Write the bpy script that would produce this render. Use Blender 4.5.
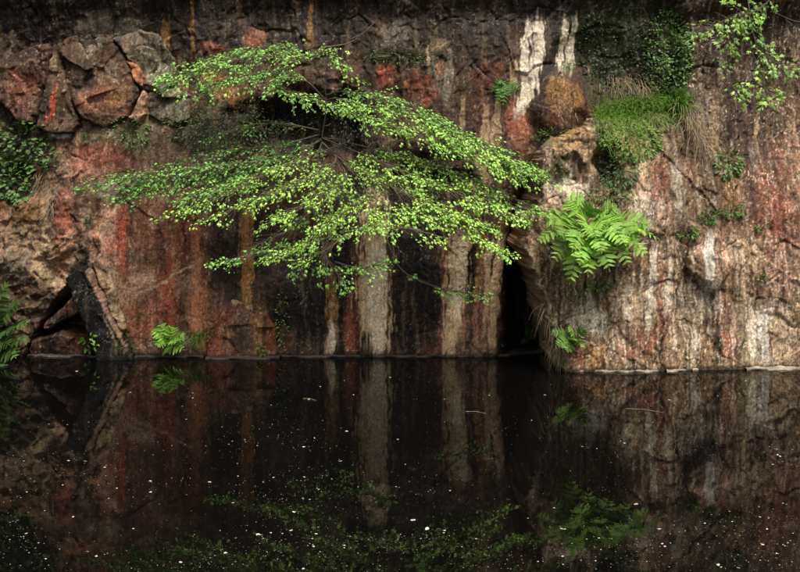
import bpy, math, random, bisect
import numpy as np
from mathutils import Vector, Matrix

for o in list(bpy.data.objects):
    bpy.data.objects.remove(o, do_unlink=True)
scene = bpy.context.scene
COL = scene.collection
R = math.radians
rnd = random.Random(7)
rng = np.random.default_rng(11)

# ---------------------------------------------------------------- camera
CAMH, CAMD, FPX, HOR = 2.0, 10.0, 1000.0, 157.0     # eye height, metres to the cliff, focal length in photo pixels, eye level row
cam_d = bpy.data.cameras.new('camera'); cam = bpy.data.objects.new('camera', cam_d); COL.objects.link(cam)
cam.location = (0, -CAMD, CAMH); cam.rotation_euler = (R(90), 0, 0)
cam_d.sensor_width = 36; cam_d.lens = 36 * FPX / 800; cam_d.shift_y = -(286 - HOR) / 800
cam_d.clip_end = 500; cam_d.clip_start = 0.05
scene.camera = cam

# ---------------------------------------------------------------- sky, sun, exposure
SUN_EL, SUN_AZ = 60, 155           # azimuth measured clockwise from +Y
world = bpy.data.worlds.new('World'); scene.world = world; world.use_nodes = True
wn = world.node_tree; bg = wn.nodes['Background']
sky = wn.nodes.new('ShaderNodeTexSky'); sky.sky_type = 'NISHITA'; sky.sun_disc = False
sky.sun_elevation = R(SUN_EL); sky.sun_rotation = R(SUN_AZ); sky.dust_density = 4.0; sky.air_density = 1.0; sky.ozone_density = 1.0
hs = wn.nodes.new('ShaderNodeHueSaturation'); hs.inputs['Saturation'].default_value = 0.35      # thin high cloud whitens the sky
wn.links.new(sky.outputs[0], hs.inputs['Color']); wn.links.new(hs.outputs[0], bg.inputs[0]); bg.inputs[1].default_value = 0.07
sun_d = bpy.data.lights.new('sun', 'SUN'); sun_d.energy = 3.0; sun_d.angle = R(22); sun_d.color = (1.0, 0.96, 0.89)
sun = bpy.data.objects.new('sun', sun_d); COL.objects.link(sun)
sdir = Vector((math.sin(R(SUN_AZ)) * math.cos(R(SUN_EL)), math.cos(R(SUN_AZ)) * math.cos(R(SUN_EL)), math.sin(R(SUN_EL))))
sun.rotation_euler = sdir.to_track_quat('Z', 'Y').to_euler(); sun.location = sdir * 30
scene.view_settings.view_transform = 'Standard'; scene.view_settings.look = 'None'
scene.view_settings.exposure = 0.68; scene.view_settings.gamma = 1.0
scene.view_settings.use_curve_mapping = False

# ---------------------------------------------------------------- helpers
def P(u, v, y=0.0):
    """place in the world, y metres behind (+) or before (-) the cliff plane, from a spot in the photograph"""
    D = CAMD + y
    return Vector(((u - 400) * D / FPX, y, CAMH - (v - HOR) * D / FPX))
def srgb(r, g, b):
    c = np.array([r, g, b], float) / 255
    return np.where(c <= 0.04045, c / 12.92, ((c + 0.055) / 1.055) ** 2.4)
def tag(o, label=None, cat=None, group=None, kind=None):
    if label: o['label'] = label
    if cat: o['category'] = cat
    if group: o['group'] = group
    if kind: o['kind'] = kind
    return o
def empty(name, loc):
    o = bpy.data.objects.new(name, None); COL.objects.link(o); o.location = loc; o.empty_display_size = 0.1
    return o
def link(name, me, mat=None, parent=None):
    o = bpy.data.objects.new(name, me); COL.objects.link(o)
    if mat and not me.materials: me.materials.append(mat)
    if parent is not None:
        o.parent = parent; o.location = -Vector(parent.location) if parent.parent is None else (0, 0, 0)
    return o
def mesh_np(name, V, F, tint=None, smooth=False):
    """F: list of (n,k) int arrays"""
    me = bpy.data.meshes.new(name)
    Fs = F if isinstance(F, list) else [F]
    idx = np.concatenate([f.ravel() for f in Fs]).astype(np.int32)
    tot = np.concatenate([np.full(len(f), f.shape[1]) for f in Fs]).astype(np.int32)
    st = np.concatenate([[0], np.cumsum(tot)[:-1]]).astype(np.int32)
    me.vertices.add(len(V)); me.vertices.foreach_set('co', np.asarray(V, np.float32).ravel())
    me.loops.add(len(idx)); me.loops.foreach_set('vertex_index', idx)
    me.polygons.add(len(tot)); me.polygons.foreach_set('loop_start', st); me.polygons.foreach_set('loop_total', tot)
    if smooth: me.polygons.foreach_set('use_smooth', np.ones(len(tot), bool))
    me.update(calc_edges=True)
    if tint is not None:
        a = me.attributes.new('tint', 'FLOAT_COLOR', 'POINT')
        t = np.asarray(tint, np.float32)
        if t.shape[1] == 3: t = np.concatenate([t, np.ones((len(t), 1), np.float32)], 1)
        a.data.foreach_set('color', t.ravel())
    return me

# ---- noise
def hsh(ix, iy, seed):
    h = (ix.astype(np.int64) * 374761393 + iy.astype(np.int64) * 668265263 + seed * 1442695041) & 0xffffffff
    h = ((h ^ (h >> 13)) * 1274126177) & 0xffffffff
    h = h ^ (h >> 16)
    return h
def h01(ix, iy, seed): return (hsh(ix, iy, seed) & 0xffff) / 65535.0
_ang = rng.random(256) * 2 * np.pi; _gx, _gy = np.cos(_ang), np.sin(_ang)
def pn(x, y, seed=0):
    ix = np.floor(x); iy = np.floor(y); fx = x - ix; fy = y - iy
    ix = ix.astype(np.int64); iy = iy.astype(np.int64)
    def g(dx, dy):
        k = hsh(ix + dx, iy + dy, seed) & 255
        return _gx[k] * (fx - dx) + _gy[k] * (fy - dy)
    sx = fx * fx * fx * (fx * (fx * 6 - 15) + 10); sy = fy * fy * fy * (fy * (fy * 6 - 15) + 10)
    a = g(0, 0); b = g(1, 0); c = g(0, 1); d = g(1, 1)
    return ((a + sx * (b - a)) * (1 - sy) + (c + sx * (d - c)) * sy) * 1.5
def fbm(x, y, o=5, seed=0, gain=0.5):
    s = 0; a = 1.0; t = 0
    for k in range(o):
        s = s + a * pn(x, y, seed + k * 17); t += a; a *= gain; x = x * 2.03 + 3.1; y = y * 2.03 + 1.7
    return s / t * 1.4
def sst(e0, e1, x):
    t = np.clip((x - e0) / (e1 - e0), 0, 1); return t * t * (3 - 2 * t)
def facets(x, y, seed):
    """fractured faces: per-cell offset, tilt pair, local coordinates, edge distance"""
    ix = np.floor(x).astype(np.int64); iy = np.floor(y).astype(np.int64)
    b1 = np.full(x.shape, 9.0); b2 = np.full(x.shape, 9.0)
    cx = np.zeros(x.shape, np.int64); cy = np.zeros(x.shape, np.int64); lx = np.zeros(x.shape); ly = np.zeros(x.shape)
    for dx in (-1, 0, 1):
        for dy in (-1, 0, 1):
            jx = ix + dx; jy = iy + dy
            px = jx + 0.1 + 0.8 * h01(jx, jy, seed); py = jy + 0.1 + 0.8 * h01(jx, jy, seed + 5)
            ex = x - px; ey = y - py; d = np.sqrt(ex * ex + ey * ey)
            m = d < b1
            b2 = np.where(m, b1, np.minimum(b2, d)); b1 = np.where(m, d, b1)
            cx = np.where(m, jx, cx); cy = np.where(m, jy, cy); lx = np.where(m, ex, lx); ly = np.where(m, ey, ly)
    o = h01(cx, cy, seed + 9) * 2 - 1; tx = h01(cx, cy, seed + 11) * 2 - 1; ty = h01(cx, cy, seed + 13) * 2 - 1
    return o, tx * lx + ty * ly, b2 - b1
def poly_sd(u, v, pts):
    """signed distance, positive inside"""
    pts = np.array(pts, float); n = len(pts)
    d = np.full(u.shape, 1e9); ins = np.zeros(u.shape, bool)
    for i in range(n):
        a = pts[i]; b = pts[(i + 1) % n]; e = b - a
        wx = u - a[0]; wy = v - a[1]
        t = np.clip((wx * e[0] + wy * e[1]) / (e @ e + 1e-9), 0, 1)
        d = np.minimum(d, np.hypot(wx - t * e[0], wy - t * e[1]))
        c = ((a[1] <= v) & (b[1] > v)) | ((b[1] <= v) & (a[1] > v))
        xi = a[0] + (v - a[1]) / (e[1] if abs(e[1]) > 1e-9 else 1e-9) * e[0]
        ins ^= c & (u < xi)
    return np.where(ins, d, -d)

# ---------------------------------------------------------------- materials
def new_mat(name):
    m = bpy.data.materials.new(name); m.use_nodes = True
    nt = m.node_tree; return m, nt, nt.nodes['Principled BSDF']
def N(nt, t, **kw):
    n = nt.nodes.new(t)
    for k, v in kw.items(): setattr(n, k, v)
    return n
def rock_material(name='rock', lo=0.42, hi=1.62, fleck=.28):
    m, nt, b = new_mat(name)
    L = nt.links.new
    at = N(nt, 'ShaderNodeAttribute', attribute_name='tint')
    tc = N(nt, 'ShaderNodeTexCoord')
    mp = N(nt, 'ShaderNodeMapping'); mp.inputs['Scale'].default_value = (1, 1, 0.8); L(tc.outputs['Object'], mp.inputs[0])
    n1 = N(nt, 'ShaderNodeTexNoise'); n1.inputs['Scale'].default_value = 60; n1.inputs['Detail'].default_value = 8; n1.inputs['Roughness'].default_value = 0.72
    L(mp.outputs[0], n1.inputs['Vector'])
    r1 = N(nt, 'ShaderNodeMapRange'); r1.inputs[1].default_value = 0.3; r1.inputs[2].default_value = 0.72; r1.inputs[3].default_value = lo; r1.inputs[4].default_value = hi
    L(n1.outputs[0], r1.inputs[0])
    mul = N(nt, 'ShaderNodeMix', data_type='RGBA', blend_type='MULTIPLY'); mul.inputs[0].default_value = 1
    L(at.outputs['Color'], mul.inputs[6]); L(r1.outputs[0], mul.inputs[7])
    # small lichen flecks
    n2 = N(nt, 'ShaderNodeTexNoise'); n2.inputs['Scale'].default_value = 75; n2.inputs['Detail'].default_value = 3; n2.inputs['Roughness'].default_value = 0.6
    L(tc.outputs['Object'], n2.inputs['Vector'])
    n3 = N(nt, 'ShaderNodeTexNoise'); n3.inputs['Scale'].default_value = 3.5; n3.inputs['Detail'].default_value = 3
    L(tc.outputs['Object'], n3.inputs['Vector'])
    ad = N(nt, 'ShaderNodeMath', operation='MULTIPLY_ADD'); ad.inputs[1].default_value = 0.35; L(n3.outputs[0], ad.inputs[0]); L(n2.outputs[0], ad.inputs[2])
    r2 = N(nt, 'ShaderNodeMapRange'); r2.inputs[1].default_value = 0.82; r2.inputs[2].default_value = 0.89; r2.inputs[3].default_value = 0; r2.inputs[4].default_value = fleck
    L(ad.outputs[0], r2.inputs[0])
    mx = N(nt, 'ShaderNodeMix', data_type='RGBA'); L(r2.outputs[0], mx.inputs[0]); L(mul.outputs[2], mx.inputs[6]); mx.inputs[7].default_value = (0.36, 0.31, 0.24, 1)
    L(mx.outputs[2], b.inputs['Base Color'])
    rr = N(nt, 'ShaderNodeMapRange'); rr.inputs[3].default_value = 0.9; rr.inputs[4].default_value = 0.55; L(at.outputs['Alpha'], rr.inputs[0]); L(rr.outputs[0], b.inputs['Roughness'])
    b.inputs['Specular IOR Level'].default_value = 0.25
    n4 = N(nt, 'ShaderNodeTexNoise'); n4.inputs['Scale'].default_value = 34; n4.inputs['Detail'].default_value = 10; n4.inputs['Roughness'].default_value = 0.7
    L(mp.outputs[0], n4.inputs['Vector'])
    bp = N(nt, 'ShaderNodeBump'); bp.inputs['Strength'].default_value = 0.8; bp.inputs['Distance'].default_value = 0.018
    L(n4.outputs[0], bp.inputs['Height']); L(bp.outputs[0], b.inputs['Normal'])
    return m
def leaf_material(name, base, rough=0.45, trans=0.35, vary=0.25):
    m, nt, b = new_mat(name); L = nt.links.new
    at = N(nt, 'ShaderNodeAttribute', attribute_name='tint')
    tc = N(nt, 'ShaderNodeTexCoord'); n1 = N(nt, 'ShaderNodeTexNoise'); n1.inputs['Scale'].default_value = 45; n1.inputs['Detail'].default_value = 3
    L(tc.outputs['Object'], n1.inputs['Vector'])
    r1 = N(nt, 'ShaderNodeMapRange'); r1.inputs[1].default_value = 0.3; r1.inputs[2].default_value = 0.7; r1.inputs[3].default_value = 1 - vary; r1.inputs[4].default_value = 1 + vary
    L(n1.outputs[0], r1.inputs[0])
    m0 = N(nt, 'ShaderNodeMix', data_type='RGBA', blend_type='MULTIPLY'); m0.inputs[0].default_value = 1; m0.inputs[6].default_value = (*base, 1); L(at.outputs['Color'], m0.inputs[7])
    m1 = N(nt, 'ShaderNodeMix', data_type='RGBA', blend_type='MULTIPLY'); m1.inputs[0].default_value = 1; L(m0.outputs[2], m1.inputs[6]); L(r1.outputs[0], m1.inputs[7])
    L(m1.outputs[2], b.inputs['Base Color']); b.inputs['Roughness'].default_value = rough; b.inputs['Specular IOR Level'].default_value = 0.5
    if trans > 0:
        tr = N(nt, 'ShaderNodeBsdfTranslucent'); L(m1.outputs[2], tr.inputs['Color'])
        ms = N(nt, 'ShaderNodeMixShader'); ms.inputs[0].default_value = trans
        L(b.outputs[0], ms.inputs[1]); L(tr.outputs[0], ms.inputs[2]); L(ms.outputs[0], nt.nodes['Material Output'].inputs['Surface'])
    return m
def water_material():
    m, nt, b = new_mat('dark_water'); L = nt.links.new
    b.inputs['Base Color'].default_value = (0.0025, 0.0022, 0.002, 1); b.inputs['Roughness'].default_value = 0.015; b.inputs['IOR'].default_value = 1.2
    tc = N(nt, 'ShaderNodeTexCoord'); mp = N(nt, 'ShaderNodeMapping'); mp.inputs['Scale'].default_value = (1, 0.5, 1); L(tc.outputs['Object'], mp.inputs[0])
    n1 = N(nt, 'ShaderNodeTexNoise'); n1.inputs['Scale'].default_value = 5; n1.inputs['Detail'].default_value = 4; L(mp.outputs[0], n1.inputs['Vector'])
    bp = N(nt, 'ShaderNodeBump'); bp.inputs['Strength'].default_value = 0.09; bp.inputs['Distance'].default_value = 0.01
    L(n1.outputs[0], bp.inputs['Height']); L(bp.outputs[0], b.inputs['Normal'])
    return m
M_rock = rock_material(); M_rock2 = rock_material('granular_rock', .36, 1.68, .45)
M_maple = leaf_material('maple_leaf', (0.26, 0.47, 0.07), 0.5, 0.10)
M_fern = leaf_material('fern_leaf', (0.21, 0.40, 0.055), 0.6, 0.35)
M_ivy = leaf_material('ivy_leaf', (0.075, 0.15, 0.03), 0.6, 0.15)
M_herb = leaf_material('herb_leaf', (0.15, 0.31, 0.045), 0.5, 0.3)
M_grass = leaf_material('grass_blade', (0.16, 0.30, 0.04), 0.55, 0.3)
M_dry = leaf_material('dry_grass', (0.44, 0.34, 0.20), 0.8, 0.2)
M_bark = leaf_material('bark', (0.11, 0.085, 0.06), 0.85, 0.0, 0.4)
M_petal = leaf_material('petal', (0.62, 0.56, 0.46), 0.6, 0.1, 0.1)
M_water = water_material()

# ---------------------------------------------------------------- rock colours (stains, minerals, lichen, some painted-in shade), spots given on the face of the cliff
RED, BRICK, ORANGE, BRRED = srgb(144, 78, 56), srgb(166, 104, 76), srgb(194, 126, 76), srgb(172, 82, 58)
PINK, TAN, PALE, GREY = srgb(182, 142, 116), srgb(194, 164, 124), srgb(234, 218, 190), srgb(142, 130, 110)
BROWN, DARK, BLACK, MOSS = srgb(98, 73, 53), srgb(45, 35, 28), srgb(17, 14, 13), srgb(88, 96, 40)
WHITE, OCHRE, DRED, DMOSS = srgb(240, 232, 214), srgb(172, 126, 70), srgb(118, 62, 42), srgb(48, 54, 26)
def blob(C, u, v, u0, v0, ru, rv, col, s, seed):
    m = (abs(u - u0) < ru * 1.8) & (abs(v - v0) < rv * 1.8)
    if not m.any(): return
    uu, vv = u[m], v[m]
    d = np.hypot((uu - u0) / ru, (vv - v0) / rv) + 0.42 * fbm(uu / 14, vv / 18, 4, seed) + 0.2 * pn(uu / 3, vv / 4, seed + 3)
    a = (sst(1.15, 0.45, d) * s)[:, None]
    C[m] = C[m] * (1 - a) + np.asarray(col) * a
def streak(C, u, v, pts, col, s, seed, fray=0.5):
    pts = np.array(pts, float); v0, v1 = pts[0, 1], pts[-1, 1]
    wm = pts[:, 2].max()
    m = (u > pts[:, 0].min() - wm * 2 - 6) & (u < pts[:, 0].max() + wm * 2 + 6) & (v > v0 - 14) & (v < v1 + 14)
    if not m.any(): return
    uu, vv = u[m], v[m]
    uc = np.interp(vv, pts[:, 1], pts[:, 0]) + 1.0 * pn(vv / 40, vv * 0 + seed, seed)
    w = np.interp(vv, pts[:, 1], pts[:, 2])
    d = abs(uu - uc) / w + fray * pn(uu / 2.6, vv / 34, seed + 1) + .3 * pn(uu / 1.3, vv / 16, seed + 8) + 0.3 * fbm(uu / 6, vv / 9, 3, seed + 2)
    en = sst(v0 - 10, v0 + 8, vv + 8 * pn(uu / 3, vv * 0, seed + 4)) * sst(v1 + 10, v1 - 8, vv + 8 * pn(uu / 3, vv * 0, seed + 5))
    a = (sst(1.02, 0.68, d) * en * s * (0.75 + 0.35 * pn(uu / 5, vv / 12, seed + 6)).clip(0, 1.2))[:, None].clip(0, 1)
    C[m] = C[m] * (1 - a) + np.asarray(col) * a
def line(C, u, v, pts, w, col, s, seed):
    pts = np.array(pts, float)
    m = (u > pts[:, 0].min() - 8) & (u < pts[:, 0].max() + 8) & (v > pts[:, 1].min() - 8) & (v < pts[:, 1].max() + 8)
    if not m.any(): return
    uu, vv = u[m], v[m]
    d = np.full(uu.shape, 1e9)
    wu = uu + 2 * pn(uu / 9, vv / 9, seed); wv = vv + 2 * pn(uu / 9, vv / 9, seed + 1)
    for a, b in zip(pts[:-1], pts[1:]):
        e = b - a; t = np.clip(((wu - a[0]) * e[0] + (wv - a[1]) * e[1]) / (e @ e), 0, 1)
        d = np.minimum(d, np.hypot(wu - a[0] - t * e[0], wv - a[1] - t * e[1]))
    a = (sst(w, w * 0.4, d + w * 0.5 * pn(uu / 4, vv / 4, seed + 2)) * s)[:, None]
    C[m] = C[m] * (1 - a) + np.asarray(col) * a

WALL_BLOBS = [
    # upper band of dark-stained rock, with shade under the brow painted in
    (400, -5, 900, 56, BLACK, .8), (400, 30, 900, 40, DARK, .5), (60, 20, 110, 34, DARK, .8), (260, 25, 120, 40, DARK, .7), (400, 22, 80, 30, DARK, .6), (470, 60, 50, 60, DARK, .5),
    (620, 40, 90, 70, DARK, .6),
    # lichen greys
    (110, 25, 40, 16, GREY, .35), (395, 35, 18, 16, GREY, .5), (375, 25, 10, 14, BROWN, .5), (440, 45, 10, 8, TAN, .45), (445, 80, 14, 26, GREY, .6), (290, 30, 16, 8, GREY, .35),
    # iron reds right of the maple
    (385, 75, 13, 15, RED, .9), (382, 78, 6, 10, BRRED, .6), (415, 80, 10, 12, DRED, .8), (410, 84, 6, 5, ORANGE, .8), (425, 92, 18, 16, RED, .7), (440, 70, 6, 12, RED, .5),
    (488, 75, 18, 18, DRED, .6), (515, 118, 14, 22, RED, .8), (522, 130, 12, 22, BRICK, .7), (545, 110, 14, 20, BROWN, .5), (560, 95, 22, 24, OCHRE, .55), (610, 50, 50, 60, DMOSS, .7), (600, 95, 30, 14, DMOSS, .6), (556, 136, 24, 9, DMOSS, .8), (20, 150, 34, 36, DMOSS, .7), (140, 134, 26, 18, DMOSS, .7), (215, 120, 46, 28, DMOSS, .6), (310, 60, 40, 12, DMOSS, .4), (553, 118, 10, 12, RED, .35),
    (460, 80, 14, 30, BROWN, .5), (400, 58, 40, 7, DMOSS, .8), (375, 52, 14, 5, DMOSS, .7),
    # reds behind the upper bough
    (252, 38, 14, 12, BRICK, .7), (210, 48, 14, 7, RED, .7), (213, 78, 12, 8, ORANGE, .6), (222, 92, 14, 9, ORANGE, .65), (234, 100, 6, 11, OCHRE, .8), (205, 100, 12, 10, BROWN, .6), (270, 72, 30, 10, BROWN, .6),
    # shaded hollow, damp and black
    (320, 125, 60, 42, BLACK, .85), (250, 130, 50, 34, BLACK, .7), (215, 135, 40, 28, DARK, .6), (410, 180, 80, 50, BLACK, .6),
    # left wall
    (95, 160, 40, 22, BRICK, .75), (115, 160, 26, 22, DRED, .6), (85, 160, 12, 16, RED, .7), (60, 168, 12, 26, TAN, .6), (62, 134, 12, 4, WHITE, .9), (100, 134, 20, 7, TAN, .6),
    (62, 185, 7, 16, BLACK, .8), (45, 190, 12, 24, OCHRE, .6), (20, 130, 24, 24, DARK, .7), (15, 175, 22, 26, DARK, .7), (36, 165, 10, 26, BROWN, .6),
    (108, 190, 16, 9, GREY, .75), (127, 191, 5, 11, BLACK, .9), (140, 140, 20, 20, DMOSS, .5),
    (70, 225, 14, 44, RED, .85), (62, 250, 9, 30, BRICK, .7), (85, 215, 14, 30, BROWN, .7), (92, 220, 7, 12, DMOSS, .5), (110, 235, 20, 34, BRICK, .8), (112, 225, 12, 18, PINK, .8), (124, 235, 8, 40, BRRED, .7),
    (150, 225, 28, 46, DRED, .7), (185, 220, 30, 46, DRED, .65), (160, 255, 30, 22, BROWN, .6), (225, 240, 26, 46, DARK, .6), (150, 300, 40, 50, BRICK, .25), (180, 250, 30, 40, RED, .5), (90, 180, 40, 20, PINK, .35), (265, 280, 30, 40, DARK, .6),
    (20, 225, 34, 34, OCHRE * .6, .8), (45, 250, 34, 34, TAN * .65, .8), (20, 262, 24, 12, DARK, .5), (52, 232, 16, 14, PINK * .8, .5), (12, 255, 20, 34, GREY * .6, .7), (60, 282, 18, 16, TAN, .6), (25, 300, 30, 34, BROWN * .8, .8), (20, 210, 16, 12, DARK, .5),
    (60, 320, 34, 34, DARK, .75), (60, 342, 36, 9, BRICK, .65), (105, 285, 18, 30, PINK, .85), (115, 310, 10, 34, PINK, .8), (98, 262, 12, 12, TAN, .7), (140, 278, 12, 8, PINK, .6), (128, 290, 14, 16, PINK, .6),  # the dark patch over the left recess paints in its shadow
    (142, 318, 22, 34, BRICK, .9), (150, 345, 20, 12, PINK, .5), (170, 300, 16, 40, RED, .75), (200, 300, 16, 44, OCHRE, .5), (200, 300, 14, 44, BRICK, .7), (188, 280, 8, 20, DARK, .5),
    (225, 325, 20, 26, BRICK, .6), (210, 345, 14, 8, OCHRE, .6), (245, 315, 24, 22, BROWN, .7),
    (305, 300, 40, 60, BLACK, .9), (335, 290, 24, 70, BLACK, .8), (418, 300, 30, 66, BLACK, .9), (420, 250, 30, 50, BLACK, .8), (265, 240, 30, 50, BLACK, .6), (480, 290, 40, 60, DARK, .7), (225, 270, 20, 40, BLACK, .5), (500, 320, 40, 40, BROWN, .5), (530, 300, 30, 80, BLACK, .95), (520, 340, 30, 40, BLACK, .9), (350, 330, 10, 26, RED, .6),  # blacks next to the buttress paint in the shade of the cleft
    (470, 335, 40, 18, PINK, .35), (480, 320, 30, 26, BRICK, .4),
]
WALL_STREAKS = [
    # (points u, v, half width), colour, strength
    ([(540, 20, 5), (538, 55, 8), (528, 86, 10), (518, 114, 7)], PALE, .95), ([(529, 26, 4), (522, 74, 5)], PALE, .9), ([(514, 66, 4), (512, 86, 5)], TAN, .8), ([(500, 92, 2), (494, 140, 7)], TAN, .7),
    ([(486, 110, 3), (482, 150, 7), (480, 200, 9)], TAN, .55), ([(566, 22, 4), (562, 66, 5)], PALE, .8), ([(576, 22, 3), (571, 66, 5)], PALE, .8), ([(572, 50, 4), (568, 72, 6)], MOSS, .6),
    ([(193, 0, 3), (192, 50, 3)], OCHRE, .6), ([(165, 22, 5), (163, 50, 6)], OCHRE, .6), ([(311, -5, 3), (309, 45, 4)], OCHRE, .75), ([(240, 0, 3), (238, 35, 3)], BROWN, .6),
    ([(450, 48, 3), (448, 100, 6)], GREY, .6), ([(462, 100, 3), (460, 130, 3)], TAN, .5), ([(428, 50, 2), (430, 70, 3)], TAN, .5),
    # lower wall
    ([(376, 180, 10), (374, 240, 15), (374, 300, 18), (376, 345, 14)], srgb(214, 188, 146), .92), ([(378, 250, 9), (377, 300, 10), (378, 350, 6)], PALE, .9), ([(360, 255, 3), (358, 340, 4)], DRED, .6), ([(366, 318, 1), (366, 352, 8)], BLACK, .95),
    ([(398, 240, 5), (397, 345, 6)], BLACK, .9),
    ([(460, 235, 13), (455, 290, 12), (449, 352, 7)], srgb(208, 178, 136), .92), ([(462, 240, 6), (456, 320, 5)], PALE, .6), ([(444, 240, 3), (442, 350, 3)], DRED, .7),
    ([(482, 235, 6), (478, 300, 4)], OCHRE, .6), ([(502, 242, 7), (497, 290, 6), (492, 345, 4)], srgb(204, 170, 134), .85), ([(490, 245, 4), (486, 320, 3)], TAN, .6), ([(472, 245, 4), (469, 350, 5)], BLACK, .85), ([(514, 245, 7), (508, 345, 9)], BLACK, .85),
    ([(332, 270, 6), (332, 345, 7)], OCHRE, .6), ([(332, 325, 3), (331, 352, 4)], PALE, .7), ([(328, 340, 3), (328, 354, 4)], PINK, .7), ([(318, 250, 3), (316, 330, 3)], DARK, .6),
    ([(350, 290, 4), (351, 350, 4)], RED, .6),
    ([(249, 200, 7), (247, 260, 8), (246, 310, 7)], OCHRE, .8), ([(249, 210, 4), (247, 290, 4)], ORANGE, .45), ([(215, 225, 4), (212, 300, 4)], BLACK, .5), ([(195, 222, 6), (194, 262, 6), (195, 340, 8)], BRICK, .8), ([(196, 240, 4), (196, 330, 5)], ORANGE, .7),
    ([(170, 262, 4), (170, 335, 5)], BRRED, .65), ([(182, 262, 3), (183, 330, 4)], DARK, .6), ([(230, 210, 4), (232, 300, 5)], DARK, .6), ([(270, 210, 5), (272, 300, 5)], DARK, .6), ([(163, 200, 5), (160, 262, 5)], DARK, .5),
    ([(62, 190, 5), (60, 275, 6)], RED, .7), ([(80, 190, 4), (80, 250, 5)], DARK, .5), ([(124, 215, 4), (125, 282, 6)], BRRED, .7), ([(105, 215, 3), (104, 260, 3)], PINK, .7), ([(140, 205, 4), (142, 270, 4)], BROWN, .6),
    ([(48, 175, 3), (46, 245, 4)], TAN, .7), ([(40, 190, 2), (40, 235, 3)], DARK, .6), ([(175, 215, 3), (174, 260, 3)], OCHRE, .4),
]
WALL_LINES = [
    ([(130, 296), (150, 288), (165, 280), (185, 270), (200, 258)], 1.9, TAN, .8), ([(118, 300), (132, 292), (148, 276)], 3.5, PINK, .7), ([(100, 232), (112, 215), (120, 205)], 3, TAN, .7),
    ([(95, 240), (104, 262), (122, 300), (128, 330)], 1.6, BLACK, .9), ([(128, 240), (126, 285)], 1.5, DRED, .7), ([(128, 335), (160, 342)], 1.2, DARK, .6), ([(130, 318), (160, 312)], 1.0, DARK, .5),
    ([(290, 60), (340, 64)], 2.0, DMOSS, .6),
]
BUT_BLOBS = [
    (778, 170, 44, 70, RED * .75, .75), (745, 130, 34, 50, BROWN * .8, .7), (725, 190, 26, 40, BROWN, .5), (790, 250, 30, 40, RED * .8, .5), (690, 130, 30, 40, BROWN * .8, .6),
    (770, 0, 140, 60, BLACK, .85), (740, 60, 80, 60, DARK, .7), (800, 90, 50, 60, DARK, .6),  # dark rock at the top, shade under the brow painted in
    (640, 128, 46, 24, MOSS, .75), (655, 60, 44, 60, DMOSS, .7), (612, 180, 26, 16, DMOSS, .7), (600, 205, 26, 12, MOSS, .5), (725, 160, 16, 22, DMOSS, .5), (590, 290, 26, 10, DMOSS, .5), (562, 350, 10, 20, MOSS, .35),
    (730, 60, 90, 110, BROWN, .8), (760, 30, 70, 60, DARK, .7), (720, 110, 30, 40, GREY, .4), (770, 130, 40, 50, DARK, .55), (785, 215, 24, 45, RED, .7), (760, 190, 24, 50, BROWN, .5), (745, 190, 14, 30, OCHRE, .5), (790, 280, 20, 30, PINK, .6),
    (570, 190, 26, 16, PALE, .75), (560, 200, 14, 12, PINK, .7), (575, 135, 24, 18, OCHRE, .7), (595, 150, 10, 22, TAN, .6), (560, 165, 8, 14, DARK, .7), (577, 168, 8, 16, BLACK, .8), (625, 150, 34, 16, OCHRE, .5), (612, 168, 18, 22, DMOSS, .8),  # black and dark spots at the small caves paint in their shade
    (652, 205, 20, 22, PALE, .7), (668, 180, 14, 24, RED, .75), (660, 196, 8, 10, BRICK, .8), (645, 190, 10, 12, PINK, .7), (670, 215, 14, 14, PINK, .7), (640, 170, 12, 14, TAN, .6),
    (545, 220, 12, 20, TAN, .6), (545, 285, 14, 40, BROWN, .7), (560, 330, 14, 40, BROWN, .6), (590, 320, 22, 22, PALE, .8), (600, 330, 8, 8, WHITE, .6), (580, 295, 20, 14, BROWN, .6), (620, 275, 40, 16, BROWN, .7), (640, 300, 40, 30, TAN, .5),
    (595, 355, 14, 16, OCHRE, .7), (575, 350, 10, 22, BRICK, .7), (643, 342, 14, 12, RED, .8), (640, 350, 22, 14, BRICK, .5), (665, 310, 8, 30, BRICK, .6), (705, 300, 30, 34, GREY, .75), (715, 255, 20, 34, PINK, .7), (700, 330, 26, 14, DARK, .45),
    (715, 348, 20, 16, DARK, .6), (712, 350, 10, 14, OCHRE, .5), (735, 348, 12, 18, BRICK, .5), (770, 330, 30, 34, PALE, .6), (790, 340, 16, 24, TAN, .7), (775, 290, 24, 22, PINK, .6), (690, 262, 14, 20, BROWN, .4), (760, 262, 20, 30, TAN, .4), (630, 255, 30, 20, DRED, .4),
]
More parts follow.
